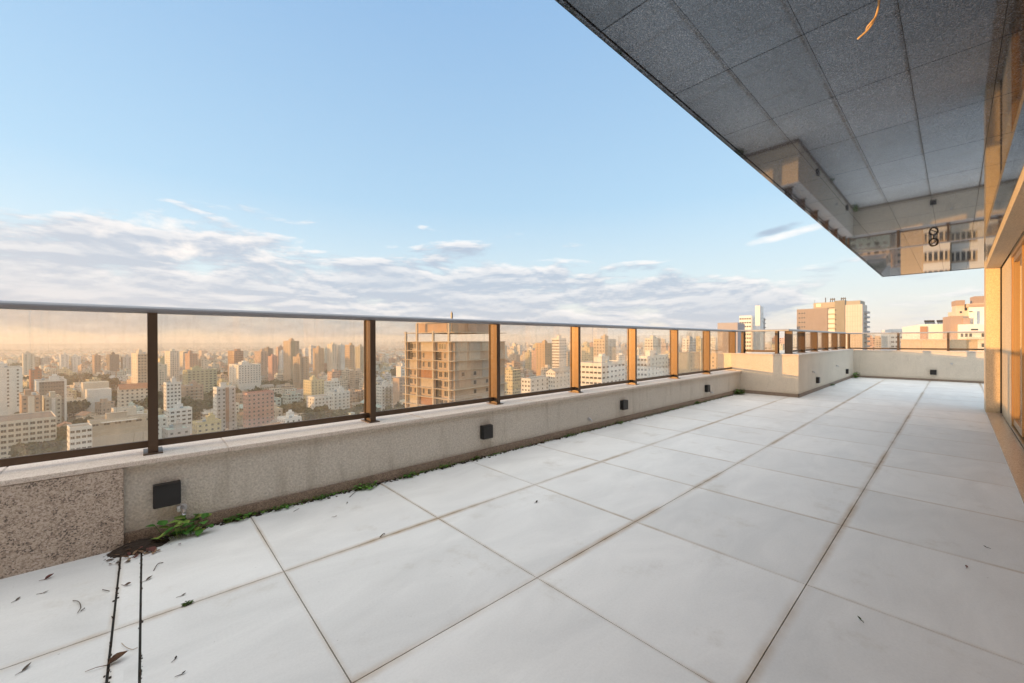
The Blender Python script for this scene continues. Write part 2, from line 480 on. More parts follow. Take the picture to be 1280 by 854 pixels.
M = {}
M['tile'] = mat_tile()
M['grout'] = plain('dark_joint', (0.17, 0.125, 0.085), 0.95, var=0.35, scale=9)
M['drain'] = plain('drain_slot', (0.02, 0.018, 0.015), 0.9)
M['stucco'] = mat_stucco('rough_beige_stucco', (0.58, 0.55, 0.49))
M['stucco_block'] = mat_stucco('cream_stucco', (0.66, 0.59, 0.49), 0.2)
M['stucco_gold'] = mat_stucco('textured_house_render', (0.66, 0.55, 0.40), 0.15)
M['pink_granite'] = mat_granite('pink_granite', [(0.0, (0.03, 0.028, 0.028)), (0.20, (0.10, 0.085, 0.075)), (0.34, (0.33, 0.26, 0.21)), (0.55, (0.50, 0.415, 0.335)), (0.78, (0.60, 0.52, 0.45)), (1.0, (0.52, 0.50, 0.48))], 150, 0.4, 0.4, 0.5)
M['skirting'] = mat_granite('brown_granite', [(0.0, (0.05, 0.04, 0.03)), (0.4, (0.20, 0.15, 0.115)), (0.7, (0.33, 0.26, 0.20)), (1.0, (0.45, 0.38, 0.30))], 260, 0.7, 0.3, 0.5, 0.2)
M['coping'] = mat_granite('pale_granite_coping', [(0.0, (0.24, 0.19, 0.16)), (0.35, (0.58, 0.50, 0.43)), (0.65, (0.73, 0.66, 0.59)), (1.0, (0.80, 0.76, 0.71))], 260, 0.55, 0.4, 0.3)
M['sill'] = mat_granite('sill_granite', [(0.0, (0.20, 0.15, 0.11)), (0.4, (0.42, 0.33, 0.25)), (0.7, (0.55, 0.44, 0.34)), (1.0, (0.66, 0.56, 0.45))], 120, 0.25, 0.5, 0.2)
M['soffit'] = mat_soffit()
M['soffit_joint'] = plain('soffit_joint', (0.035, 0.033, 0.033), 0.8)
M['bronze'] = plain('bronze_anodised_aluminium', (0.105, 0.072, 0.049), 0.40, 0.45, var=0.06)
M['bronze_rail'] = plain('rail_aluminium', (0.30, 0.30, 0.31), 0.36, 0.25, var=0.05)
M['bronze_door'] = plain('door_frame_aluminium', (0.42, 0.27, 0.13), 0.36, 0.5, var=0.05)
M['glass'] = mat_glass('bronze_tinted_glass', (0.985, 0.948, 0.885), 0.10, 0.042)
M['door_glass'] = mat_glass('door_glass', (0.80, 0.76, 0.68), 0.12, 0.02)
M['black'] = plain('black_plastic', (0.007, 0.007, 0.008), 0.42, var=0.1)
M['lens'] = plain('dark_lens', (0.03, 0.03, 0.03), 0.12)
M['zinc'] = plain('zinc_metal', (0.55, 0.55, 0.56), 0.35, 0.8)
M['interior'] = plain('room_plaster', (0.55, 0.46, 0.36), 0.9)
M['curtain'] = plain('room_floor_wood', (0.28, 0.17, 0.09), 0.5)
M['cable'] = plain('yellow_cable_sheath', (0.72, 0.50, 0.26), 0.45)
M['cable_black'] = plain('black_cable_sheath', (0.015, 0.015, 0.015), 0.5)
M['leaf_weed'] = mat_leaf('weed_leaf', (0.045, 0.13, 0.02), (0.08, 0.22, 0.035), (0.16, 0.33, 0.06), 16)
M['leaf_old'] = mat_leaf('yellowing_leaf', (0.07, 0.14, 0.02), (0.14, 0.24, 0.04), (0.34, 0.36, 0.10), 22)
M['moss'] = mat_leaf('moss_leaf', (0.03, 0.05, 0.012), (0.07, 0.12, 0.02), (0.16, 0.20, 0.05), 20)
M['soil'] = plain('dark_leaf_mould', (0.035, 0.022, 0.014), 0.95, var=0.5, scale=60, bump=0.8, bscale=120)
M['dead'] = mat_leaf('dead_leaf', (0.10, 0.055, 0.035), (0.24, 0.15, 0.09), (0.42, 0.32, 0.20), 25)
M['dead_red'] = plain('dead_leaf_red', (0.13, 0.04, 0.03), 0.7, var=0.4, scale=30)
M['twig'] = plain('dry_twig', (0.10, 0.075, 0.055), 0.9)
M['twig_pale'] = plain('pale_twig', (0.36, 0.27, 0.18), 0.9)
M['cwall'] = mat_city_wall()
M['cwin'] = mat_city_windows()
M['croof'] = mat_city_roof()
M['pane'] = plain('window_pane', (0.045, 0.05, 0.058), 0.12, var=0.4, scale=0.3)
M['frame'] = plain('window_frame', (0.42, 0.40, 0.37), 0.6)
M['balc'] = plain('balcony_concrete', (0.50, 0.45, 0.38), 0.8)
M['concrete'] = plain('raw_concrete', (0.50, 0.44, 0.36), 0.9, var=0.25, scale=0.5)
M['dark_bay'] = plain('unlit_bay', (0.05, 0.045, 0.04), 0.9)
M['greyblock'] = plain('grey_block', (0.38, 0.36, 0.33), 0.9, var=0.2, scale=0.7)
M['brickcol'] = plain('hollow_brick', (0.36, 0.20, 0.12), 0.9, var=0.2, scale=0.8)
M['tank'] = plain('blue_grey_tank', (0.30, 0.38, 0.44), 0.6)
M['metal_dark'] = plain('dark_metal', (0.08, 0.08, 0.085), 0.45, 0.4)
M['city_leaf'] = mat_leaf('city_tree_leaf', (0.022, 0.034, 0.012), (0.042, 0.062, 0.020), (0.085, 0.10, 0.035), 0.35)
M['city_leaf_b'] = mat_leaf('city_tree_leaf_olive', (0.032, 0.038, 0.014), (0.062, 0.068, 0.024), (0.11, 0.105, 0.04), 0.35)
M['bark'] = plain('bark', (0.10, 0.075, 0.055), 0.95)

# ------------------------------------------------------------------ terrace floor
TX = [-8 + 0.0]  # placeholder, real lines below
XW0, XB = -8.0, 10.72                     # terrace start (behind the camera) and start of the raised block
YW = 3.53                                 # inner face of the long parapet
YS = -0.355                               # edge of the door sill
def build_floor():
    mb = MB()
    G = 0.0023
    xs = [-8.0, -7.108, -6.108, -5.108, -4.108, -3.108, -2.108, -1.108, -0.112, -0.020] + [0.5705 + 0.998 * i for i in range(0, 18)]
    xs = [v for v in xs if v < 17.85] + [17.9]
    ys = [-4.47, -3.47, -2.47, -1.47, -0.4715, 0.5285, 1.5285, 2.5285, YW + 0.01]
    for i in range(len(xs) - 1):
        for j in range(len(ys) - 1):
            x0, x1, y0, y1 = xs[i], xs[i + 1], ys[j], ys[j + 1]
            gx0 = gx1 = G
            if abs(x0 + 0.112) < 1e-6: gx0 = 0.0045
            if abs(x1 + 0.112) < 1e-6: gx1 = 0.0045
            if abs(x0 + 0.020) < 1e-6: gx0 = 0.0045
            if abs(x1 + 0.020) < 1e-6: gx1 = 0.0045
            if x1 < 10.9 and y1 <= -0.46: continue
            if x1 < 10.9 and y0 < -0.46: y0 = YS + 0.001 - 0.0 if False else -0.4715
            mb.box(x0 + gx0, x1 - gx1, y0 + G, y1 - G, -0.012, 0.0, 0, skip='z-')
    mb.face([(-8, -4.5, -0.008), (17.9, -4.5, -0.008), (17.9, 3.54, -0.008), (-8, 3.54, -0.008)], 1)
    for x in (-0.112, -0.020): mb.box(x - 0.0042, x + 0.0042, -4.4, 3.5, -0.0079, -0.005, 2, skip='z-')
    o = mb.build('terrace_floor', [M['tile'], M['grout'], M['drain']])
    tag(o, kind='structure')
    sl = MB().box(-8, 18.3, -12, 3.9, -0.45, -0.02).build('terrace_slab', M['concrete'])
    tag(sl, kind='structure')
build_floor()

# ------------------------------------------------------------------ parapets
def coping(parent, segs, z0, z1):
    mb = MB()
    for (x0, x1, y0, y1) in segs: mb.box(x0, x1, y0, y1, z0, z1)
    return mb.build('coping', M['coping'], parent, bevel=0.004)

def build_parapets():
    p = empty('parapet_wall', (0, YW, 0))
    tag(p, 'long low stucco parapet wall under the glass railing, pale stone coping on top', 'wall')
    def at(o): o.location = (0, -YW, 0); return o
    at(MB().box(-0.10, XB, YW, YW + 0.33, -0.3, 0.500).build('wall_body', M['stucco'], p))
    at(MB().box(-8, -0.1005, YW - 0.038, YW + 0.33, -0.3, 0.500).build('granite_cladding', M['pink_granite'], p, bevel=0.002))
    segs, x = [], -7.4
    cuts = [-8.0, -6.9, -5.3, -3.7, -2.1, -0.62, 0.44, 2.02, 3.58, 5.14, 6.7, 8.26, 9.6, XB]
    for a, b in zip(cuts[:-1], cuts[1:]): segs.append((a + 0.001, b - 0.001, YW - 0.040, YW + 0.36))
    at(coping(p, segs, 0.502, 0.531))
    at(MB().box(-0.0995, XB, YW - 0.020, YW - 0.0005, 0.0, 0.082).build('skirting', M['skirting'], p, bevel=0.003))
    b = empty('raised_parapet', (14.3, 2.345, 0))
    tag(b, 'chest high cream stucco block that juts into the terrace, sunlit on its end', 'wall')
    def atb(o): o.location = (-14.3, -2.345, 0); return o
    atb(MB().box(XB, 17.9, 2.345, 3.9, -0.3, 0.928).build('wall_body', M['stucco_block'], b))
    segs = [(XB - 0.015, 12.2, 2.33, 2.95), (12.202, 14.2, 2.33, 2.95), (14.202, 16.2, 2.33, 2.95), (16.202, 17.89, 2.33, 2.95), (XB - 0.015, 11.2, 2.952, 3.92)]
    atb(coping(b, segs, 0.930, 0.957))
    mb = MB().box(XB - 0.014, XB - 0.0005, 2.331, 3.51, 0.0, 0.075).box(XB - 0.014, 17.88, 2.331, 2.3445, 0.0, 0.075)
    atb(mb.build('skirting', M['skirting'], b))
    e = empty('end_wall', (17.9, 0, 0))
    tag(e, 'grey plastered wall closing the far end of the terrace, below its glass railing', 'wall')
    def ate(o): o.location = (-17.9, 0, 0); return o
    ate(MB().box(17.9, 18.25, -4.5, 2.344, -0.3, 0.893).build('wall_body', M['stucco_block'], e))
    segs = [(17.885, 18.28, a + 0.001, a + 1.799) for a in (-4.5, -2.7, -0.9)] + [(17.885, 18.28, 0.901, 2.33)]
    ate(coping(e, segs, 0.895, 0.922))
    ate(MB().box(17.886, 17.8995, -4.5, 2.33, 0.0, 0.06).build('skirting', M['skirting'], e))
build_parapets()

# ------------------------------------------------------------------ railings
def rail_profile(mb, p0, p1, y_half=0.038, z0=1.482, z1=1.530):
    """a rounded flat handrail between two points"""
    p0, p1 = Vector(p0), Vector(p1)
    d = (p1 - p0).normalized(); n = d.cross(Vector((0, 0, 1)))
    prof = []
    r = 0.026
    for cx, cz, a0 in ((y_half - r, z1 - r, 0), (-y_half + r, z1 - r, 90), (-y_half + r * .3, z0 + r * .3, 180), (y_half - r * .3, z0 + r * .3, 270)):
        rr = r if a0 < 180 else r * .3
        for k in range(5):
            a = R(a0 + 90 * k / 4)
            prof.append((cx + rr * math.cos(a) if cz > (z0 + z1) / 2 else cx + rr * math.cos(a), cz + rr * math.sin(a)))
    A = [p0 + n * u + Vector((0, 0, v)) for u, v in prof]
    B = [p1 + n * u + Vector((0, 0, v)) for u, v in prof]
    k = len(prof)
    for i in range(k): mb.face([A[i], A[(i + 1) % k], B[(i + 1) % k], B[i]])
    mb.face(A[::-1]); mb.face(B)

def post_mesh(z0, z1):
    # I-shaped bar: local x across the rail run (front = -x), y along the run
    mb = MB()
    mb.box(-0.085, -0.077, -0.026, 0.026, z0 + 0.008, z1)      # front flange, towards the terrace
    mb.box(-0.077, 0.055, -0.012, 0.012, z0 + 0.008, z1)
    mb.box(0.055, 0.063, -0.026, 0.026, z0 + 0.008, z1)
    mb.box(-0.115, 0.085, -0.05, 0.05, z0, z0 + 0.008)          # foot plate
    return mb.build('post', M['bronze'])

def railing(root, line, posts, zb, spans=None):
    """line: function s -> point on the glass plane, ang: direction of the run"""
    p0, ang = line
    d = Vector((math.cos(ang), math.sin(ang), 0))
    first = post_mesh(zb, 1.483)
    first.parent = root
    for i, s in enumerate(posts):
        o = first if i == 0 else first.copy()
        if i: COL.objects.link(o); o.parent = root
        q = p0 + d * s
        o.location = (q.x, q.y, 0); o.rotation_euler = (0, 0, ang + math.pi / 2)
    for a, b in zip(posts[:-1], posts[1:]):
        a, b = a + 0.014, b - 0.014
        q = p0 + d * a
        L = b - a
        g = MB().box(0, L, -0.004, 0.004, zb + 0.070, 1.4815).build('glass_pane', M['glass'], root)
        g.location = (q.x, q.y, 0); g.rotation_euler = (0, 0, ang)
        h = MB().box(0, L, -0.016, 0.016, zb + 0.032, zb + 0.078).build('bottom_bar', M['bronze'], root, bevel=0.003)
        h.location = (q.x, q.y, 0); h.rotation_euler = (0, 0, ang)

YR = 3.735
posts_left = [0.04 + 1.532 * k for k in range(-5, 8)]
rl = empty('glass_railing', (0, YR, 0))
tag(rl, 'long tinted glass balustrade with bronze posts on the low parapet along the left', 'railing')
railing(rl, (Vector((0, 0, 0)), 0.0), posts_left, 0.531)
mb = MB(); rail_profile(mb, (-7.9, 0, 0), (10.93, 0, 0)); mb.build('handrail', M['bronze_rail'], rl, smooth=False)
rb = empty('block_railing', (10.92, 2.60, 0))
tag(rb, 'short tinted glass balustrade with closely seen posts on top of the cream block', 'railing')
railing(rb, (Vector((0.0, 1.07, 0)), -math.pi / 2), [0.15, 0.87], 0.957)
railing(rb, (Vector((0.0, 0.0, 0)), 0.0), [0.06, 1.22, 2.58, 3.95, 5.32, 6.70], 0.957)
mb = MB(); rail_profile(mb, (0, 1.10, 0), (0, -0.036, 0)); rail_profile(mb, (0.037, 0, 0), (7.20, 0, 0)); mb.build('handrail', M['bronze_rail'], rb)
re_ = empty('end_railing', (18.12, 0, 0))
tag(re_, 'low tinted glass balustrade across the far end wall of the terrace', 'railing')
railing(re_, (Vector((0, 2.52, 0)), -math.pi / 2), [0.02, 1.27, 2.37, 3.46, 4.56, 5.65, 6.74], 0.922)
mb = MB(); rail_profile(mb, (0, 2.56, -0.02), (0, -4.4, -0.02), z0=1.486, z1=1.53); mb.build('handrail', M['bronze_rail'], re_)

# ------------------------------------------------------------------ house: soffit, beam, pillar, doors
def build_house():
    h = empty('penthouse_building', (0, -0.5, 0))
    tag(h, 'sunlit penthouse facade with bronze sliding doors under a polished granite overhang', 'building')
    def at(o, par=None): o.location = (0, 0.5, 0); return o
    ZS = 2.868
    # overhang slabs: separate stone panels with open joints
    mb = MB()
    xs = [-8.0]
    x = 2.53 - 0.795 * 13
    xs = [2.53 + 0.795 * k for k in range(-13, 15)] + [13.80]
    ys = [YS - 0.165 - 0.0, -0.165, 0.182, 0.527, 0.885, 1.218]
    for i in range(len(xs) - 1):
        for j in range(len(ys) - 1):
            jx = 0.0032 if (i % 1 == 0) else 0.001
            mb.box(xs[i] + jx, xs[i + 1] - jx, ys[j] + 0.0013, ys[j + 1] - 0.0013, ZS, ZS + 0.02)
    mb.box(-8, 13.80, -0.54, 1.20, ZS + 0.006, ZS + 0.35, 1)
    ov = at(mb.build('overhang', [M['soffit'], M['soffit_joint']], h))
    fa = MB()
    for a, b in zip(xs[:-1], xs[1:]): fa.box(a + 0.001, b - 0.001, 1.222, 1.250, ZS - 0.006, ZS + 0.36)
    fa.box(13.803, 13.83, -0.54, 1.25, ZS - 0.006, ZS + 0.36)
    f = fa.build('fascia', M['soffit'], ov, bevel=0.002)
    # beam over the doors: polished band above, rendered band below
    bm_ = MB().box(-8, 10.85, -0.52, YS, 2.512, 2.62)
    at(bm_.build('beam', M['stucco_gold'], h))
    bnd = MB()
    for k in range(-8, 11, 1): bnd.box(k + 0.001, min(k + 0.999, 10.849), -0.50, YS + 0.004, 2.6225, ZS - 0.002)
    at(bnd.build('granite_band', M['soffit'], h))
    # pillar and the return of wall next to the doors
    at(MB().box(10.851, 11.45, -1.20, YS, 0.0, ZS + 0.001).build('pillar', M['stucco_gold'], h, bevel=0.004))
    at(MB().box(9.22, 10.8505, -0.80, -0.535, 0.0, 2.511).build('wall', M['stucco_gold'], h))
    at(MB().box(-8, 11.45, -6.0, -0.53, ZS + 0.35, ZS + 0.36).build('roof', M['concrete'], h))
    at(MB().box(-8, 9.215, -0.80, -0.53, 2.514, ZS).build('lintel', M['stucco_gold'], h))
    at(MB().box(11.455, 11.7, -8.0, -1.205, 0.0, ZS + 0.3).build('side_wall', M['stucco_gold'], h))
    # room behind the doors
    rm = MB()
    rm.box(-8, 11.45, -6.2, -6.0, 0.0, ZS)
    at(rm.build('room_wall', M['interior'], h))
    at(MB().box(-8, 11.45, -6.0, -0.80, -0.02, 0.012).build('room_floor', M['curtain'], h))
    at(MB().box(-8, 11.45, -6.0, -0.56, ZS + 0.002, ZS + 0.02).build('room_ceiling', M['interior'], h))
    at(MB().box(10.832, 10.8495, -0.5345, -0.515, 0.016, 2.511).build('movement_joint', M['soffit_joint'], h))
    # granite sill along the doors
    s = MB()
    for k in range(-8, 11, 1): s.box(k + 0.001, min(k + 0.999, 10.849), -0.53, YS - 0.003, -0.011, 0.014)
    at(s.build('sill', M['sill'], h, bevel=0.003))
    # sliding doors
    x1 = 9.20
    n = 0
    while x1 > -7:
        x0 = x1 - 3.42
        d = empty('sliding_door', (x0, -0.53 + 0.5, 0), parent=h)
        jm = MB().box(3.30, 3.41, -0.16, -0.004, 0.015, 2.511).box(0.0, 0.08, -0.16, -0.004, 0.015, 2.511)
        jm.box(0.08, 3.30, -0.16, -0.004, 0.015, 0.055).box(0.08, 3.30, -0.16, -0.004, 2.44, 2.511)
        jm.box(0.08, 3.30, -0.09, -0.075, 0.055, 0.075)
        jm.build('door_frame', M['bronze_door'], d, bevel=0.002)
        for k, (a, b, yy) in enumerate(((0.08, 1.18, -0.045), (1.13, 2.24, -0.115), (2.19, 3.30, -0.045))):
            lf = MB().box(a, a + 0.065, yy - 0.025, yy + 0.025, 0.078, 2.438).box(b - 0.065, b, yy - 0.025, yy + 0.025, 0.078, 2.438)
            lf.box(a + 0.065, b - 0.065, yy - 0.024, yy + 0.024, 0.078, 0.165).box(a + 0.065, b - 0.065, yy - 0.024, yy + 0.024, 2.36, 2.438)
            lf.build('door_leaf', M['bronze_door'], d, bevel=0.002)
            MB().box(a + 0.065, b - 0.065, yy - 0.004, yy + 0.004, 0.165, 2.36).build('door_glass', M['door_glass'], d)
        x1 = x0 - 0.01
    return h
build_house()

# ------------------------------------------------------------------ wall lights, pipe stubs, cables
def wall_light_proto():
    o = empty('wall_light')
    MB().box(-0.068, 0.068, -0.008, -0.0005, -0.072, 0.072).build('back_plate', M['black'], o)
    MB().box(-0.07, 0.07, -0.062, -0.009, -0.074, 0.074).build('housing', M['black'], o, bevel=0.004)
    MB().box(-0.055, 0.055, -0.050, -0.012, -0.0765, -0.0745).build('lens', M['lens'], o)
    return o
wl = wall_light_proto()
LIGHTS = [((0.105, YW, 0.282), 0, 'square black wall light on the beige parapet nearest, above the leafy weed'),
          ((2.80, YW, 0.277), 0, 'second black wall light from the left on the long beige parapet'),
          ((5.56, YW, 0.272), 0, 'third black wall light along the beige parapet, halfway to the cream block'),
          ((8.72, YW, 0.268), 0, 'last black wall light on the beige parapet, just before the cream block'),
          ((12.45, 2.345, 0.27), 0, 'black wall light on the sunlit side of the cream block'),
          ((16.5, 2.345, 0.27), 0, 'small black wall light on the shaded end of the cream block'),
          ((17.9, 0.46, 0.27), -90, 'black wall light on the grey wall at the far end')]
for i, (loc, rz, lab) in enumerate(LIGHTS):
    o = wl if i == 0 else copy_tree(wl)
    o.location = loc; o.rotation_euler = (0, 0, R(rz))
    tag(o, lab, 'wall light', 'black wall lights along the parapets')

def stub_proto():
    o = empty('pipe_outlet')
    mb = MB(); mb.tube([(0, -0.0005, 0), (0, -0.010, 0)], 0.026, 14); mb.build('collar', M['zinc'], o)
    mb = MB(); mb.tube([(0, -0.011, 0), (0, -0.03, 0), (0.004, -0.045, -0.005), (0.006, -0.050, -0.02), (0.006, -0.050, -0.036)], 0.012, 10); mb.build('spout', M['zinc'], o)
    mb = MB(); mb.box(-0.03, -0.012, -0.028, -0.001, -0.02, 0.02); mb.build('valve_body', M['zinc'], o, bevel=0.003)
    return o
st = stub_proto()
for i, (loc, rz, lab) in enumerate([((0.185, YW, 0.165), 0, 'little metal pipe outlet right under the nearest wall light'),
                                    ((4.69, YW, 0.163), 0, 'little metal pipe outlet between the second and third wall lights'),
                                    ((8.95, YW, 0.165), 0, 'little metal pipe outlet just below the last light before the block'),
                                    ((12.0, 2.345, 0.50), 0, 'little pipe outlet on the sunlit side of the cream block'),
                                    ((14.9, 2.345, 0.52), 0, 'little pipe outlet on the shaded side of the cream block'),
                                    ((17.9, 0.08, 0.55), -90, 'little pipe outlet on the grey far end wall')]):
    o = st if i == 0 else copy_tree(st)
    o.location = loc; o.rotation_euler = (0, 0, R(rz))
    tag(o, lab, 'pipe', 'small pipe outlets in the parapets')

def curve_pts(pts, n=24):
    P = [Vector(p) for p in pts]
    P = [P[0] * 2 - P[1]] + P + [P[-1] * 2 - P[-2]]
    out = []
    segs = len(P) - 3
    for s in range(segs):
        a, b, c, d = P[s:s + 4]
        for k in range(n // segs + 1):
            t = k / (n // segs + 1)
            out.append(0.5 * ((2 * b) + (c - a) * t + (2 * a - 5 * b + 4 * c - d) * t * t + (3 * b - a - 3 * c + d) * t ** 3))
    out.append(P[-2])
    return out

def on_soffit(px, py, drop):
    d = ray(px, py); return EYE + d * ((2.868 - drop - EYE.z) / d.z)
c1 = empty('hanging_cable', (2.53, 0.24, 2.868))
tag(c1, 'loose yellow electrical cable with split end hanging from the granite overhang', 'cable')
org = Vector((2.53, 0.24, 2.868))
def rel(px, py, drop): return on_soffit(px, py, drop) - org
mb = MB(); mb.tube(curve_pts([rel(1100, -22, 0.0), rel(1099, -8, 0.05), rel(1098, 8, 0.10), rel(1094, 22, 0.15), rel(1086, 36, 0.19), rel(1072, 49, 0.22)]), 0.0042, 8); mb.build('cable_core', M['cable'], c1, smooth=True)
mb = MB(); mb.tube(curve_pts([rel(1094, 22, 0.151), rel(1089, 28, 0.17), rel(1084, 34, 0.175), rel(1083, 38, 0.18)]), 0.0036, 8); mb.build('cable_strand', M['cable'], c1, smooth=True)

c2 = empty('cable_coil', (9.02, 0.228, 2.868))
tag(c2, 'small black coil of cable hanging under the far part of the overhang', 'cable')
mb = MB()
pts = [(0, 0, 0), (0.0, 0.0, -0.03)]
for k in range(40):
    a = 2 * math.pi * k / 20
    rr = 0.050 + 0.008 * math.sin(k * 0.7)
    pts.append((0.018 * math.sin(k * .5), rr * math.sin(a) , -0.085 + rr * math.cos(a)))
mb.tube(pts, 0.008, 7); mb.build('coil_loop', M['cable_black'], c2, smooth=True)
mb = MB(); mb.tube([(0.0, -0.04, -0.06), (0.01, 0.0, -0.09), (0.0, 0.04, -0.115)], 0.006, 6); mb.build('cable_tail', M['cable_black'], c2)

# ------------------------------------------------------------------ weeds and litter on the tiles
rl_ = random.Random(11)
def on_floor(px, py):
    d = ray(px, py); return EYE + d * (-EYE.z / d.z)

def leaf_faces(mb, M0, L, W, fold=0.25, curl=0.3, mi=0, stem=0.0, n=7):
    """one leaf: a pointed blade with a folded midrib and a curled tip"""
    mid, lf, rg = [], [], []
    for k in range(n):
        t = k / (n - 1)
        w = W * (math.sin(math.pi * (t ** 0.75)) * 0.98 + 0.02 * (1 - t))
        z = curl * L * t * t
        mid.append(M0 @ Vector((t * L, 0, z)))
        wob = 1 + 0.12 * math.sin(9 * t + L * 50)
        lf.append(M0 @ Vector((t * L - .04 * L, w * .5 * wob, z + fold * w)))
        rg.append(M0 @ Vector((t * L - .04 * L, -w * .5, z + fold * w)))
    for k in range(n - 1):
        mb.face([mid[k], mid[k + 1], lf[k + 1], lf[k]], mi); mb.face([rg[k], rg[k + 1], mid[k + 1], mid[k]], mi)
    if stem: mb.tube([M0 @ Vector((0, 0, 0)), M0 @ Vector((-stem * .5, .1 * stem, .12 * stem)), M0 @ Vector((-stem, .35 * stem, 0.002))], [.0016, .0012, .001], 5, mi)

def fallen_leaf(px, py, L, W, rz, label, mat='dead', fold=0.3, curl=0.25, name='fallen_leaf', stem=0.02):
    p = on_floor(px, py)
    mb = MB(); leaf_faces(mb, Matrix.Rotation(R(rz), 4, 'Z') @ Matrix.Translation((-L / 2, 0, 0.0015)), L, W, fold, curl, 0, stem)
    o = mb.build(name, M[mat]); o.location = (p.x, p.y, 0.001)
    tag(o, label, 'leaf', 'dead leaves on the tiles'); return o
fallen_leaf(148, 826, 0.062, 0.034, 10, 'large curled dry leaf with a long stem on the drain strip, bottom left', 'dead', .5, .35, stem=.06)
fallen_leaf(187, 724, 0.034, 0.016, 40, 'small dark leaf just right of the drain strip', 'twig', .35, .3)
fallen_leaf(160, 732, 0.030, 0.018, -30, 'tan leaf on the drain strip below the leaf heap', 'dead', .5, .4)
fallen_leaf(23, 749, 0.030, 0.012, 70, 'flat grey leaf on the tile at the far left', 'twig', .2, .1)
fallen_leaf(34, 835, 0.040, 0.013, 60, 'grey leaf in the bottom left corner of the floor', 'twig', .25, .2)
fallen_leaf(62, 723, 0.035, 0.022, 20, 'black crumpled leaf below the speckled granite', 'dead_red', .5, .5)
fallen_leaf(90, 700, 0.030, 0.014, 120, 'brown leaf against the foot of the speckled granite', 'dead_red', .3, .4)
fallen_leaf(57, 741, 0.022, 0.009, 10, 'tiny brown leaf on the left tile', 'twig', .2, .2)
fallen_leaf(188, 690, 0.060, 0.048, 130, 'dark red leaf by the mouth of the drain', 'dead_red', .35, .3)
fallen_leaf(230, 744, 0.022, 0.010, 25, 'tiny dark leaf right of the drain, above a moss tuft', 'twig', .2, .2)
fallen_leaf(671, 628, 0.026, 0.016, 20, 'small black leaf alone in the middle of the floor', 'soil', .3, .4)
fallen_leaf(1074, 774, 0.020, 0.010, 50, 'small dark leaf on the near right tile', 'moss', .3, .4)
fallen_leaf(1208, 709, 0.018, 0.012, 10, 'small brown leaf farther right beyond the rusty joint', 'dead_red', .3, .4)
fallen_leaf(1231, 684, 0.014, 0.010, 70, 'speck of dark leaf near the right picture edge', 'soil', .3, .4)
fallen_leaf(220, 823, 0.012, 0.008, 70, 'speck of black leaf, upper of two right of the drain', 'soil', .3, .4)
fallen_leaf(230, 842, 0.014, 0.008, 20, 'speck of black leaf, lower of two right of the drain', 'soil', .3, .4)
fallen_leaf(434, 629, 0.016, 0.010, 70, 'little dark leaf on the tile below the parapet weeds', 'soil', .3, .4)
fallen_leaf(420, 646, 0.018, 0.008, 0, 'little red brown leaf left of the parapet weeds', 'dead_red', .3, .3)

def twig(pts, r, label, mat='twig'):
    P = [on_floor(*q) for q in pts]
    c = sum(P, Vector()) / len(P)
    mb = MB(); mb.tube(curve_pts([q - c + Vector((0, 0, 0.004 + 0.004 * (i % 2))) for i, q in enumerate(P)], 14), r, 6)
    o = mb.build('twig', M[mat], smooth=True); o.location = c
    tag(o, label, 'twig', 'dry twigs on the tiles')
twig([(91, 752), (98, 754), (101, 760), (97, 768)], 0.0016, 'curved dark twig on the far left tile')
twig([(101, 765), (106, 762)], 0.002, 'short stub of twig beside the curved one')
twig([(128, 738), (133, 740), (137, 740)], 0.0016, 'short pale twig left of the drain')
twig([(192, 714), (197, 707), (204, 704)], 0.002, 'thin forked twig right of the drain mouth')
twig([(152, 805), (157, 811), (165, 813), (172, 812)], 0.0012, 'thin pale curved twig lying on the drain strip', 'twig_pale')
twig([(437, 622), (443, 617), (450, 612)], 0.0022, 'thin stalk lying in front of the parapet weeds')
twig([(367, 640), (374, 637)], 0.0016, 'bit of straw below the granite skirting')
twig([(475, 672), (479, 669), (481, 668)], 0.003, 'crumb of twig caught in the tile joint')

# heap of leaf mould with pale leaves at the drain mouth
h = empty('leaf_heap', (-0.03, 3.40, 0))
tag(h, 'dark heap of rotting leaves filling the corner at the drain mouth', 'leaf heap')
mb = MB()
N = 26
def heap_z(x, y):
    r = math.hypot(x / 0.15, (y - .04) / 0.10)
    return max(0.0, 0.040 * (1 - r * r)) + rl_.uniform(0, 0.007)
grid = [[Vector((-.16 + .32 * i / N, -.085 + .185 * j / N, 0)) for j in range(N + 1)] for i in range(N + 1)]
for row in grid:
    for v in row: v.z = heap_z(v.x, v.y) - 0.006
for i in range(N):
    for j in range(N): mb.face([grid[i][j], grid[i + 1][j], grid[i + 1][j + 1], grid[i][j + 1]])
mb.build('leaf_mould', M['soil'], h)
for k in range(30):
    a, b = rl_.uniform(-.15, .22), rl_.uniform(-.14, .08)
    if k < 12: a, b = rl_.uniform(-.08, .06), rl_.uniform(-.16, -.06)
    mb = MB(); leaf_faces(mb, Matrix.Translation((a, b, max(0.004, heap_z(a, b)))) @ Matrix.Rotation(rl_.uniform(0, 6.28), 4, 'Z') @ Matrix.Rotation(rl_.uniform(-.4, .3), 4, 'Y'), rl_.uniform(.02, .045), rl_.uniform(.010, .022), .35, rl_.uniform(.1, .5))
    mb.build('dead_leaf', M[('dead', 'dead', 'dead_red', 'twig')[k % 4]], h)

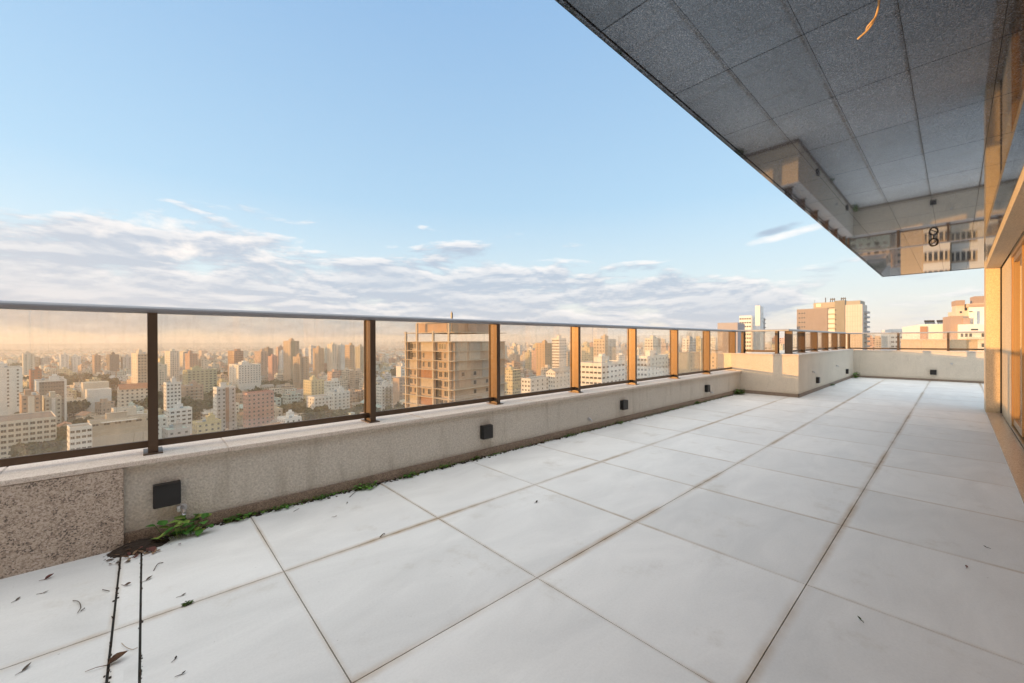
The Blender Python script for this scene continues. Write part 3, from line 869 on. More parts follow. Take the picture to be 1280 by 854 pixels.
def weed(x, y, R0, n, L, label, mats=('leaf_weed',), name='weed_plant', spread=1.0, hgt=1.0, cat='weed'):
    r = empty(name, (x, y, 0))
    tag(r, label, cat, 'weeds at the foot of the walls')
    for part in range(2):
        mb = MB()
        for k in range(n // 2):
            a = rl_.uniform(0, 6.28); rr = R0 * math.sqrt(rl_.random()) * spread
            bx, by = rr * math.cos(a), min(rr * math.sin(a) * .45, 0.03)
            z = hgt * rl_.uniform(.2, 1.0) * L * 1.2
            M0 = Matrix.Translation((bx, by, z)) @ Matrix.Rotation(rl_.uniform(0, 6.28), 4, 'Z') @ Matrix.Rotation(rl_.uniform(-.5, .35), 4, 'Y')
            s = rl_.uniform(.6, 1.2)
            leaf_faces(mb, M0, L * s, L * .80 * s, .10, -.18)
            if k % 2 == 0: mb.tube([(bx * .6, by * .6, 0), tuple(M0 @ Vector((0, 0, 0)))], .0014, 4, caps=False)
        mb.build('leaves', M[mats[part % len(mats)]], r)
    return r
weed(0.185, 3.435, 0.145, 40, 0.068, 'bright green broad leaved weed under the nearest wall light', ('leaf_weed', 'leaf_old'), hgt=1.4)
weed(0.50, 3.465, 0.09, 22, 0.035, 'small round leaved weed right of the broad leaved one', ('leaf_weed', 'moss'))
weed(1.42, 3.455, 0.10, 50, 0.034, 'densest green tuft midway along the near skirting', ('leaf_weed', 'moss'))
weed(1.08, 3.475, 0.07, 20, 0.026, 'small weed tuft left of the densest one', ('moss', 'leaf_weed'))
weed(2.66, 3.475, 0.06, 26, 0.032, 'dark weed tuft in the skirting below the second wall light', ('moss', 'soil'))
weed(1.85, 3.475, 0.08, 30, 0.03, 'low green weeds just right of the densest tuft', ('moss', 'leaf_weed'))
weed(2.25, 3.475, 0.07, 24, 0.027, 'thin weeds shortly before the second wall light', ('moss', 'leaf_weed'))
weed(0.78, 3.475, 0.07, 22, 0.026, 'thin weeds between the first tile joints of the skirting', ('moss', 'leaf_weed'))
weed(4.2, 3.475, 0.09, 24, 0.03, 'low weed tuft between the second and third wall lights', ('moss', 'leaf_weed'))
weed(5.4, 3.475, 0.08, 24, 0.03, 'low weed tuft below the third wall light', ('moss', 'leaf_weed'))
weed(8.2, 3.475, 0.10, 26, 0.04, 'weed tuft left of the last wall light before the block', ('moss', 'leaf_weed'))
weed(10.40, 3.44, 0.24, 110, 0.055, 'bushy olive weed in the corner where the low parapet meets the block', ('moss', 'leaf_weed'), hgt=1.6)
weed(17.45, 2.24, 0.22, 70, 0.07, 'bushy weed in the far corner of the terrace', ('moss', 'leaf_weed'), hgt=2.2)
weed(14.1, 2.29, 0.12, 22, 0.05, 'sparse weed at the foot of the cream block', ('moss', 'leaf_weed'))
p = on_floor(235, 756); weed(p.x, p.y, 0.022, 34, 0.012, 'tiny moss tuft growing from the tile joint near the drain', ('moss',), name='moss_tuft')
# thin line of moss and seedlings nobody could count
mb = MB()
for k in range(2600):
    x = 0.42 + 10.2 * rl_.random() ** 2.0
    dens = 0.5 + 0.5 * math.sin(x * 5.1) * math.sin(x * 2.3 + 1)
    if rl_.random() > dens + 0.12: continue
    y = YW - 0.022 - abs(rl_.gauss(0, 0.016))
    L = rl_.uniform(.009, .027)
    leaf_faces(mb, Matrix.Translation((x, y, rl_.uniform(0.001, .018))) @ Matrix.Rotation(rl_.uniform(0, 6.28), 4, 'Z') @ Matrix.Rotation(rl_.uniform(-.9, .3), 4, 'Y'), L, L * .6, .1, -.1, k % 3, n=4)
tag(mb.build('seedlings', [M['moss'], M['leaf_weed'], M['soil']]), 'thin line of moss and seedlings along the granite skirting', 'moss', kind='stuff')
mb = MB()
for k in range(900):
    x = 0.1 + 10.5 * rl_.random() ** 1.4
    y = YW - 0.021 - abs(rl_.gauss(0, 0.022)); s = rl_.uniform(.003, .010)
    mb.box(x - s, x + s, y - s * .7, min(y + s * .7, YW - .0205), 0.0005, s * .8, mat=None)
for k in range(150):
    x = rl_.choice((-0.112, -0.020)) + rl_.gauss(0, .004); y = 3.3 - 1.9 * rl_.random() ** 1.2; s = rl_.uniform(.001, .0042)
    mb.box(x - s, x + s, y - s * 1.8, y + s * 1.8, 0.0005, s * .6)
tag(mb.build('soil_crumbs', M['soil']), 'dark soil crumbs in the drain slots and along the skirting', 'soil', kind='stuff')
#CITY#
# ------------------------------------------------------------------ the city
GZ = -68.0
CR = 10.0                                  # street grid: one facade family looks towards 190 degrees, the other towards 280
E1, E2 = dirv(CR), dirv(CR + 90)

def ground_z(x, y):
    a = math.degrees(math.atan2(y, x)); d = math.hypot(x, y)
    hill = max(0.0, min(1.0, (38 - a) / 24.0)) * 22.0 * min(1.0, d / 260.0)
    far = 14.0 * math.sin(x * 0.0011 + 1.3) * math.sin(y * 0.0013 + 0.4) * min(1.0, max(0.0, d - 700) / 900.0)
    return GZ + hill + far

def build_ground():
    vs, fs = [], []
    rings = [0, 60, 120, 200, 300, 420, 560, 720, 900, 1150, 1500, 2000, 2700, 3700, 5200, 8000, 14000, 24000]
    N = 72
    vs.append((0, 0, ground_z(0.1, 0.1)))
    for r in rings[1:]:
        for k in range(N):
            a = 2 * math.pi * k / N
            x, y = r * math.cos(a), r * math.sin(a)
            z = ground_z(x, y)
            if r > 3000: z = GZ - 4 + 0.0 * z
            vs.append((x, y, z))
    for k in range(N): fs.append((0, 1 + k, 1 + (k + 1) % N))
    for i in range(len(rings) - 2):
        b0, b1 = 1 + i * N, 1 + (i + 1) * N
        for k in range(N): fs.append((b0 + k, b1 + k, b1 + (k + 1) % N, b0 + (k + 1) % N))
    me = bpy.data.meshes.new('city_ground'); me.from_pydata(vs, [], fs)
    m, t, p = new_mat('city_ground')
    c = t.node('ShaderNodeTexCoord').outputs['Object']
    n = t.noise(c, 0.018, 6.0, 0.65); n2 = t.noise(c, 0.09, 4.0, 0.6)
    col = t.ramp(n, [(0.36, (0.045, 0.062, 0.022)), (0.46, (0.075, 0.085, 0.045)), (0.52, (0.28, 0.25, 0.21)), (0.62, (0.22, 0.20, 0.18)), (0.75, (0.36, 0.30, 0.24))])
    col = t.mix(t.ss(n2, 0.4, 0.62, 0.0, 0.55), col, (0.07, 0.068, 0.065))
    t.put(p.inputs['Base Color'], col); p.inputs['Roughness'].default_value = 0.95
    me.materials.append(m)
    for f in me.polygons: f.use_smooth = True
    o = bpy.data.objects.new('city_ground', me); COL.objects.link(o); tag(o, kind='structure')
build_ground()

PANES = ['first', 'second', 'third', 'fourth', 'fifth', 'sixth', 'seventh', 'eighth']
POSTX = [-400, 190, 463, 617, 722, 790, 842, 881, 925]
ORD = ['first', 'second', 'third', 'fourth', 'fifth', 'sixth', 'seventh', 'eighth', 'ninth', 'tenth', 'eleventh', 'twelfth', 'thirteenth',
       'fourteenth', 'fifteenth', 'sixteenth', 'seventeenth', 'eighteenth', 'nineteenth', 'twentieth']
def ordinal(n):
    if n < 20: return ORD[n]
    tens = {2: 'twenty', 3: 'thirty', 4: 'forty', 5: 'fifty', 6: 'sixty', 7: 'seventy', 8: 'eighty', 9: 'ninety'}
    tensth = {2: 'twentieth', 3: 'thirtieth', 4: 'fortieth', 5: 'fiftieth', 6: 'sixtieth', 7: 'seventieth', 8: 'eightieth', 9: 'ninetieth'}
    k = n + 1
    if k >= 100: return 'hundred and ' + ordinal(k - 100 - 1) if k > 100 else 'hundredth'
    return tensth[k // 10] if k % 10 == 0 else tens[k // 10] + ' ' + ORD[k % 10 - 1]
def pane_of(px):
    for i in range(8):
        if POSTX[i] <= px < POSTX[i + 1]: return 'the ' + PANES[i] + ' glass pane'
    return 'the block railing glass' if px < 1068 else 'the far end railing'

# one window: a frame that stands proud of the wall and a dark pane behind it, 1 x 1 in size, facing local -y
def window_mesh(two=True):
    mb = MB()
    fr = 0.07
    mb.box(0, 1, -0.06, 0.02, 0, fr, 0).box(0, 1, -0.06, 0.02, 1 - fr, 1, 0).box(0, fr, -0.06, 0.02, fr, 1 - fr, 0).box(1 - fr, 1, -0.06, 0.02, fr, 1 - fr, 0)
    if two: mb.box(0.47, 0.53, -0.045, 0.02, fr, 1 - fr, 0)
    mb.face([(fr, -0.012, fr), (1 - fr, -0.012, fr), (1 - fr, -0.012, 1 - fr), (fr, -0.012, 1 - fr)], 1)
    o = mb.build('window', [M['frame'], M['pane']])
    me = o.data; bpy.data.objects.remove(o)
    return me
WM = [window_mesh(True), window_mesh(False)]

def put_window(parent, face, w1, w2, u, z, w, h, kind=0):
    """face 'a' looks to local -x (190 degrees), 'b' looks to local -y (280 degrees); local x is 10 degrees"""
    o = bpy.data.objects.new('window', WM[kind]); COL.objects.link(o); o.parent = parent
    o.scale = (w, 1, h)
    if face == 'b':
        o.location = (-w2 / 2 + u, -w1 / 2, z)
    else:
        o.rotation_euler = (0, 0, -math.pi / 2)
        o.location = (-w2 / 2, w1 / 2 - u, z)
    return o

FOOT = []            # footprints (x, y, radius) and picture boxes already taken
BOXES = []
COUNTB = [0]

def depth_of(c): return (Vector((c.x, c.y, 0)) - EYE).dot(FW)

def tower(center, w1, w2, ztop, label, wall=(0.6, 0.55, 0.48), roof=(0.3, 0.27, 0.24), rows=None, cols=(None, None), win=(1.3, 1.35), floor_h=3.0, name='apartment_block',
          cat='building', group=None, pent=True, balcony=None, band=None, stripe=None, rot=CR, gable=False, maxwin=96, parent_cat=True, kind=0, wall_b=None):
    x, y = center.x, center.y
    gz = ground_z(x, y) - 1.5
    zt = ztop - gz
    root = empty(name, (x, y, gz), R(rot))
    tag(root, label, cat, group)
    mb = MB()
    mb.box(-w2 / 2, w2 / 2, -w1 / 2, w1 / 2, 0, zt, 0, wall, skip='z-z+')
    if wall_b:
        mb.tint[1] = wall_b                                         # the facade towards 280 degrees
    lip = 0.25
    if not gable:
        for a in ((-w2 / 2, w2 / 2, -w1 / 2, -w1 / 2 + lip), (-w2 / 2, w2 / 2, w1 / 2 - lip, w1 / 2), (-w2 / 2, -w2 / 2 + lip, -w1 / 2 + lip, w1 / 2 - lip), (w2 / 2 - lip, w2 / 2, -w1 / 2 + lip, w1 / 2 - lip)):
            mb.box(*a, zt, zt + 0.9, 0, wall, skip='z-')
    else:
        hh = w1 * 0.30
        mb.face([(-w2 / 2, w1 / 2, zt), (-w2 / 2, -w1 / 2, zt), (-w2 / 2, 0, zt + hh)], 0, None, wall)
        mb.face([(w2 / 2, -w1 / 2, zt), (w2 / 2, w1 / 2, zt), (w2 / 2, 0, zt + hh)], 0, None, wall)
    mb.build('wall', M['cwall'], root)
    rf = MB()
    if gable:
        o_ = 0.5
        for s in (-1, 1):
            a = [(-w2 / 2 - o_, s * (w1 / 2 + o_), zt - 0.25), (w2 / 2 + o_, s * (w1 / 2 + o_), zt - 0.25), (w2 / 2 + o_, 0, zt + hh + 0.12), (-w2 / 2 - o_, 0, zt + hh + 0.12)]
            rf.face(a if s < 0 else a[::-1], 0, None, roof)
    else:
        rf.face([(-w2 / 2 + lip, -w1 / 2 + lip, zt + 0.3), (w2 / 2 - lip, -w1 / 2 + lip, zt + 0.3), (w2 / 2 - lip, w1 / 2 - lip, zt + 0.3), (-w2 / 2 + lip, w1 / 2 - lip, zt + 0.3)], 0, None, roof)
    rf.build('roof', M['croof'], root)
    if pent and not gable:
        a, b = w2 * 0.32, w1 * 0.34
        ox, oy = random.uniform(-.15, .15) * w2, random.uniform(-.15, .15) * w1
        ph = MB().box(ox - a / 2, ox + a / 2, oy - b / 2, oy + b / 2, zt + 0.302, zt + 3.6, 0, wall)
        ph.box(ox - a / 2 - .2, ox + a / 2 + .2, oy - b / 2 - .2, oy + b / 2 + .2, zt + 3.602, zt + 3.85, 0, tuple(c * .8 for c in wall))
        if min(w1, w2) > 9: ph.box(ox - a * .2, ox + a * .25, oy - b * .25, oy + b * .2, zt + 3.852, zt + 5.4, 0, wall)
        ph.build('rooftop_room', M['cwall'], root)
        if depth_of(center) < 480:
            tk = MB(); tx, ty = -ox + random.uniform(-.1, .1) * w2, random.choice((-.3, .3)) * w1
            tk.tube([(tx, ty, zt + .31), (tx, ty, zt + 1.9)], 1.0, 10).tube([(tx, ty, zt + 1.9), (tx, ty, zt + 2.2)], [1.05, .3], 10)
            tk.build('water_tank', M['tank'], root)
            an = MB(); an.tube([(ox, oy, zt + 3.6), (ox, oy, zt + 8.0 + random.uniform(-1, 2))], 0.07, 5); an.build('antenna', M['metal_dark'], root)
    # openings: every one its own part, top storeys first
    nrow = rows if rows else max(1, int(min(zt, 34) / floor_h))
    nw = 0
    for fc, wd, nc in (('a', w1, cols[0]), ('b', w2, cols[1])):
        n = nc if nc is not None else max(1, int(wd / 3.1))
        if n == 0: continue
        pitch = wd / n
        for r in range(nrow):
            z = zt - (r + 1) * floor_h + 0.85
            if z < 1: break
            for k in range(n):
                if nw >= maxwin: break
                if stripe and fc in stripe[0] and k in stripe[1]: continue
                ww = min(win[0], pitch * 0.78)
                put_window(root, fc, w1, w2, (k + 0.5) * pitch - ww / 2, z, ww, win[1], kind); nw += 1
    if balcony:
        for fc in balcony:
            for r in range(nrow):
                z = zt - (r + 1) * floor_h
                if z < 1: break
                q = MB()
                if fc == 'a':
                    L0, L1 = -w1 * .30, w1 * .30
                    q.box(-w2 / 2 - 1.3, -w2 / 2 - 0.003, L0, L1, z - 0.12, z + 0.10).box(-w2 / 2 - 1.3, -w2 / 2 - 1.2, L0, L1, z + .101, z + 1.05)
                else:
                    L0, L1 = -w2 * .30, w2 * .30
                    q.box(L0, L1, -w1 / 2 - 1.3, -w1 / 2 - 0.003, z - 0.12, z + 0.10).box(L0, L1, -w1 / 2 - 1.3, -w1 / 2 - 1.2, z + .101, z + 1.05)
                q.build('balcony', M['balc'], root)
    if band:
        for fc, u0, u1, tc in band:
            q = MB()
            if fc == 'b': q.box(-w2 / 2 + u0 * w2, -w2 / 2 + u1 * w2, -w1 / 2 - 0.35, -w1 / 2 - 0.004, 0, zt + 0.4, 0, tc)
            else: q.box(-w2 / 2 - 0.35, -w2 / 2 - 0.004, w1 / 2 - u1 * w1, w1 / 2 - u0 * w1, 0, zt + 0.4, 0, tc)
            q.build('facade_bay', M['cwall'], root)
    FOOT.append((x, y, 0.5 * math.hypot(w1, w2)))
    return root

def from_px(x0, xc, x1, ytop, depth, wmin=8.0, wmax=34.0, rot=CR):
    """corner at picture column xc, facades reaching to columns x0 and x1: gives centre, widths, top"""
    C = at_depth(xc, ytop, depth)
    ztop = C.z
    def reach(px, d):
        r = ray(px, 427)
        # C.xy + d*w parallel to r.xy
        den = d.x * r.y - d.y * r.x
        if abs(den) < 1e-6: return None
        w = -((C.x - EYE.x) * r.y - (C.y - EYE.y) * r.x) / den
        return w
    w1 = reach(x0, dirv(rot + 90)); w2 = reach(x1, dirv(rot))
    w1 = wmax if (w1 is None or w1 < 0.5) else min(max(w1, wmin), wmax)
    w2 = wmax * 1.6 if (w2 is None or w2 < 0.5) else min(max(w2, wmin), wmax * 1.8)
    c = C + dirv(rot + 90) * (w1 / 2) + dirv(rot) * (w2 / 2)
    BOXES.append((x0 - 1, x1 + 1, ytop, depth))
    return Vector((c.x, c.y, 0)), w1, w2, ztop

WH, CRM, BG, TAN, BRK, PNK, GRY, YEL, OLV, ORG = (0.78, 0.77, 0.74), (0.72, 0.66, 0.57), (0.60, 0.53, 0.44), (0.56, 0.48, 0.39), (0.44, 0.31, 0.24), (0.58, 0.36, 0.31), (0.52, 0.51, 0.50), (0.66, 0.60, 0.40), (0.46, 0.43, 0.34), (0.60, 0.45, 0.32)
TC, GR, DK = (0.36, 0.17, 0.10), (0.30, 0.28, 0.26), (0.14, 0.13, 0.125)
LM = [  # picture columns, top row, depth, then looks
 ((-28, -22, 28, 462, 330), dict(label='white slab tower at the far left edge with one column of dark openings', wall=WH, cols=(2, 4), win=(1.2, 1.4))),
 ((26, 29, 43, 443, 620), dict(label='pale high block standing clear above trees, left in the first pane', wall=CRM)),
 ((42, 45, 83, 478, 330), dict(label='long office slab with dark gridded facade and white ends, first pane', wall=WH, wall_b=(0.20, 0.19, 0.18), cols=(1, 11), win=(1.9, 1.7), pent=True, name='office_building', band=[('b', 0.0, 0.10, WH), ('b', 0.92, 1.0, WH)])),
 ((22, 27, 50, 497, 268), dict(label='brown brick block with a cream bay up its middle, first pane', wall=BRK, cols=(2, 3), stripe=('b', (1,)), band=[('b', 0.32, 0.68, CRM)], roof=(0.5, 0.42, 0.33))),
 ((52, 56, 75, 499, 290), dict(label='narrow pale grey block with greenish panels beside the brown brick one', wall=(0.50, 0.50, 0.44), cols=(2, 3), band=[('b', 0.40, 0.62, WH)])),
 ((-45, -40, 70, 534, 212), dict(label='long cream three storey block with grey panels, low in the first pane', wall=CRM, cols=(2, 12), roof=(0.20, 0.16, 0.14), win=(2.2, 1.6), pent=False)),
 ((83, 87, 112, 537, 205), dict(label='white four storey block with window pairs, bottom of the first pane', wall=WH, cols=(2, 4), win=(2.0, 1.3), pent=False)),
 ((109, 112, 192, 529, 218), dict(label='wide beige building with a white canopy over ribbon windows, first pane', wall=TAN, cols=(2, 6), rows=1, win=(2.6, 1.2), pent=True, name='commercial_building')),
 ((139, 142, 170, 513, 262), dict(label='plain cream box of a building behind the wide beige one', wall=CRM, cols=(1, 1), rows=2, pent=False)),
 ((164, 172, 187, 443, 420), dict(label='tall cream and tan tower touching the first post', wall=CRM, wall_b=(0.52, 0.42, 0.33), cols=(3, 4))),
 ((73, 76, 86, 444, 800), dict(label='left of two slim pale towers above the trees, first pane', wall=WH)),
 ((88, 91, 101, 446, 810), dict(label='right of two slim pale towers above the trees, first pane', wall=WH)),
 ((115, 118, 126, 445, 720), dict(label='brown tower left of the dark pair, first pane', wall=BRK)),
 ((133, 137, 149, 444, 690), dict(label='dark tower with pale floors, left of a dark pair in the first pane', wall=(0.22, 0.20, 0.19))),
 ((151, 154, 164, 447, 700), dict(label='grey tower of the dark pair, just left of the tall cream one', wall=GRY)),
 ((101, 104, 136, 480, 430), dict(label='long low cream shed among trees, upper of two, first pane', wall=CRM, cols=(0, 0), pent=False, name='warehouse', gable=False, roof=(0.55, 0.5, 0.42))),
 ((106, 109, 139, 489, 375), dict(label='long low white shed among trees, lower of two, first pane', wall=WH, cols=(0, 0), pent=False, name='warehouse', roof=(0.6, 0.56, 0.5))),
 ((36, 38, 47, 464, 440), dict(label='small red brick tower beside the white slab, first pane', wall=(0.42, 0.18, 0.11), cols=(1, 2))),
 ((146, 150, 186, 487, 340), dict(label='stepped cream housing block with terracotta roof near the first post', wall=CRM, roof=TC, gable=True, cols=(3, 6))),
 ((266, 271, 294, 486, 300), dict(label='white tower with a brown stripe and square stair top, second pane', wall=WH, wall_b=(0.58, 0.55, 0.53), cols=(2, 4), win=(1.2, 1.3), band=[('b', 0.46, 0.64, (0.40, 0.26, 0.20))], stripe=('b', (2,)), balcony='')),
 ((304, 309, 342, 493, 300), dict(label='pink red building with a red roof, second pane', wall=PNK, roof=(0.42, 0.12, 0.07), cols=(2, 6), pent=False)),
 ((231, 237, 247, 443, 560), dict(label='brick red tower with window columns, left in the second pane', wall=(0.52, 0.34, 0.26), cols=(3, 3))),
 ((248, 251, 258, 450, 575), dict(label='pale bay tower attached right of the brick red one', wall=CRM)),
 ((224, 231, 254, 484, 370), dict(label='brown block with stacked pale balconies, left in the second pane', wall=(0.46, 0.36, 0.29), cols=(3, 4), balcony='b')),
 ((228, 234, 271, 464, 470), dict(label='wide yellow green office building behind the balcony block', wall=(0.50, 0.49, 0.34), cols=(3, 7), win=(2.4, 1.4), name='office_building')),
 ((204, 208, 226, 480, 330), dict(label='white block right beside the first post, second pane', wall=WH, cols=(2, 4))),
 ((354, 363, 374, 427, 610), dict(label='tallest brown tower with a rounded greenish top, second pane', wall=(0.52, 0.42, 0.33), cols=(4, 3), band=[('b', 0.1, 0.5, (0.36, 0.33, 0.25))])),
 ((329, 335, 341, 436, 800), dict(label='slim dark tower left of the tallest brown one', wall=(0.25, 0.22, 0.20))),
 ((335, 340, 347, 446, 640), dict(label='slim pinkish tower below the dark one, second pane', wall=PNK)),
 ((366, 375, 386, 447, 540), dict(label='brown tower of stacked balconies right of the tallest one', wall=(0.52, 0.40, 0.30), cols=(3, 2), balcony='ab')),
 ((379, 389, 405, 477, 430), dict(label='yellow building with a small stepped top, second pane', wall=YEL, cols=(4, 4))),
 ((383, 393, 415, 498, 340), dict(label='white low building with dark square openings, second pane', wall=WH, cols=(3, 5), pent=False)),
 ((408, 417, 437, 492, 372), dict(label='white stepped building between dark trees, second pane', wall=WH, cols=(3, 4))),
 ((284, 298, 326, 457, 520), dict(label='long white building above the trees, second pane', wall=WH, cols=(3, 8))),
 ((409, 415, 421, 431, 720), dict(label='pale twin tower on the left, right half of the second pane', wall=CRM)),
 ((422, 426, 431, 432, 730), dict(label='pale twin tower on the right, right half of the second pane', wall=WH)),
 ((431, 437, 443, 432, 600), dict(label='orange lit tower near the second post', wall=ORG)),
 ((444, 450, 457, 434, 680), dict(label='grey brown tower touching the second post', wall=OLV)),
 ((391, 398, 405, 436, 720), dict(label='light tower with brown side left of the twin towers', wall=(0.5, 0.38, 0.28))),
 ((318, 326, 334, 440, 690), dict(label='red brown tower in the middle of the second pane', wall=(0.50, 0.38, 0.31))),
 ((495, 501, 512, 459, 420), dict(label='white blank walled block left of the construction tower', wall=WH, cols=(0, 2))),
 ((470, 477, 494, 483, 395), dict(label='white block with balcony bands beside the second post', wall=WH, cols=(3, 4), balcony='b')),
 ((491, 499, 512, 474, 380), dict(label='pinkish low block below the blank white one, third pane', wall=(0.52, 0.40, 0.33), cols=(0, 3), pent=False)),
 ((690, 694, 717, 465, 300), dict(label='white gabled house front with rows of small openings, fourth pane', wall=WH, gable=True, cols=(4, 5), win=(0.9, 1.1), roof=(0.45, 0.38, 0.32), name='gabled_house', cat='house')),
 ((657, 663, 692, 475, 285), dict(label='white low building with terrace walls left of the gabled front', wall=WH, cols=(3, 5), pent=False)),
 ((690, 699, 708, 424, 420), dict(label='white tower of many small openings above the gabled front', wall=WH, cols=(6, 4))),
 ((670, 681, 690, 430, 520), dict(label='golden tan tower left of the tower with many openings', wall=(0.56, 0.41, 0.26), cols=(3, 3))),
 ((722, 752, 781, 456, 225), dict(label='white building with brown window ribbons, fifth pane', wall=WH, cols=(6, 6), win=(3.0, 1.1), kind=1)),
 ((742, 756, 770, 425, 380), dict(label='tan tower rising behind the ribbon window building', wall=TAN, cols=(4, 3))),
 ((792, 809, 835, 447, 245), dict(label='white six storey building with square openings, sixth pane', wall=WH, cols=(4, 6), win=(1.4, 1.3))),
 ((806, 816, 826, 424, 420), dict(label='cream tower behind the six storey building, sixth pane', wall=CRM, cols=(3, 3))),
 ((844, 862, 875, 443, 262), dict(label='beige block with a blank sunlit wall, seventh pane', wall=(0.60, 0.50, 0.36), cols=(0, 3), pent=False)),
 ((853, 862, 870, 424, 460), dict(label='small white tower behind the blank beige block', wall=WH)),
 ((883, 895, 908, 445, 300), dict(label='low beige block with a pale parapet, eighth pane', wall=(0.58, 0.47, 0.33), cols=(2, 3))),
 ((897, 922, 931, 405, 262), dict(label='flat topped grey block just rising above the railing by the block', wall=(0.40, 0.36, 0.35), wall_b=(0.34, 0.34, 0.37), cols=(0, 0), pent=False, name='office_building')),
 ((926, 939, 945, 396, 310), dict(label='cream tower joined to the left of the slim white shaft', wall=WH, cols=(5, 1), pent=False)),
 ((1113, 1136, 1149, 413, 262), dict(label='small white tower with dark balconies beyond the end railing', wall=WH, cols=(4, 2), win=(1.8, 1.2), kind=1, pent=False)),
 ((1064, 1090, 1110, 436, 420), dict(label='long sandy block low behind the left of the end railing', wall=(0.55, 0.42, 0.28), cols=(6, 3), pent=False)),
]
for (pxs, kw) in LM:
    rot = kw.pop('rot', CR)
    c, w1, w2, zt = from_px(*pxs)
    depth = pxs[4]
    if depth > 600: kw.setdefault('cols', (2, 2)); kw['maxwin'] = 60
    r = tower(c, w1, w2, zt, kw.pop('label'), rot=rot, **kw)
    if r.name == 'commercial_building':
        zt_ = zt - r.location.z
        q = MB().box(-w2 * .34, w2 * .22, -w1 / 2 - 1.6, -w1 / 2 - 0.02, zt_ - 0.7, zt_ - 0.45, 0, WH); q.build('canopy', M['cwall'], r)

# ---- tower under construction
def construction():
    c, w1, w2, zt = from_px(508, 568, 631, 415, 126, 8, 40)
    gz = ground_z(c.x, c.y) - 1.5
    r = empty('unfinished_tower', (c.x, c.y, gz), R(CR))
    tag(r, 'tower under construction with bare concrete slabs and brick infill, third pane', 'building')
    zt -= gz
    MB().box(-w2 / 2, w2 / 2, -w1 / 2, w1 / 2, 0, zt - 3.2, 0, (0.46, 0.36, 0.28), skip='z-').build('wall', M['cwall'], r)
    for k in range(1, 13):                                         # block infill, bay by bay, some dark panels painted as shaded openings
        z0, z1 = zt - 3.0 * k - 2.98, zt - 3.0 * k - 0.24
        for u0, u1 in ((0.05, 0.26), (0.30, 0.60), (0.64, 0.91)):
            q = random.random()
            if q < 0.35: MB().box(-w2 / 2 - .12, -w2 / 2 - .003, w1 / 2 - u1 * w1, w1 / 2 - u0 * w1, z0, z1).build('infill_panel', M[random.choice(('brickcol', 'balc', 'concrete'))], r)
            elif q < 0.55: MB().box(-w2 / 2 - .06, -w2 / 2 - .003, w1 / 2 - (u0 * .6 + u1 * .4) * w1, w1 / 2 - u0 * w1, z0, z1).build('bay_shade_panel', M['dark_bay'], r)
        for u0, u1 in ((0.03, 0.22), (0.26, 0.47), (0.51, 0.73), (0.77, 0.97)):
            if random.random() < 0.5: MB().box(-w2 / 2 + u0 * w2, -w2 / 2 + u1 * w2, -w1 / 2 - .10, -w1 / 2 - .003, z0, z1).build('infill_panel', M[random.choice(('greyblock', 'concrete', 'balc'))], r)
    n = 13
    for k in range(n):
        z = zt - 3.0 * k
        MB().box(-w2 / 2 - (1.5 if k else 0.9), w2 / 2 + 0.2, -w1 / 2 - (0.35 if k % 3 else 0.9), w1 / 2 + 0.4, z - 0.22, z).build('floor_slab', M['concrete'], r)
    for u in (0.03, 0.28, 0.62, 0.93):
        MB().box(-w2 / 2 - 1.0, -w2 / 2 - 0.45, w1 / 2 - u * w1 - 0.35, w1 / 2 - u * w1 + 0.35, 0, zt + (3.0 if u in (0.28, 0.93) else 0.4)).build('column', M['balc'], r)
    MB().box(-w2 / 2 - 1.0, -w2 / 2 - 0.5, w1 / 2 - 0.93 * w1, w1 / 2 - 0.28 * w1, zt + 3.0, zt + 3.35).build('ring_beam', M['balc'], r)
    MB().box(-w2 / 2 + 1.5, w2 / 2 - 6, -w1 / 2 + 5, w1 / 2 - 4, zt + 0.005, zt + 3.1, 0, (0.46, 0.33, 0.24)).build('rooftop_room', M['cwall'], r)
    MB().box(w2 / 2 - 14, w2 / 2 - 3, -w1 / 2 + 1, w1 / 2 - 2, zt + 0.005, zt + 4.2, 0, (0.40, 0.31, 0.26)).build('rooftop_room', M['cwall'], r)
    nw = 0
    for k in range(1, 12):
        z = zt - 3.0 * (k + 1) + 0.5
        for u in (0.08, 0.18, 0.36, 0.47, 0.70, 0.80):
            if random.random() < 0.85:
                ww = random.choice((1.0, 1.5, 2.2))
                put_window(r, 'a', w1, w2, u * w1, z, ww, 1.9, 0); nw += 1
        for u in (0.12, 0.34, 0.58, 0.8):
            if random.random() < 0.6: put_window(r, 'b', w1, w2, u * w2, z + .3, 1.5, 1.4, 1)
    ms = MB(); ms.tube([(-w2 / 2 + 1.2, -w1 / 2 + 2.4, zt), (-w2 / 2 + 1.2, -w1 / 2 + 2.4, zt + 6.6)], 0.12, 6).box(-w2 / 2 + .95, -w2 / 2 + 1.45, -w1 / 2 + 2.15, -w1 / 2 + 2.65, zt + 4.2, zt + 6.2)
    ms.build('antenna_mast', M['metal_dark'], r)
    FOOT.append((c.x, c.y, 0.5 * math.hypot(w1, w2)))
construction()

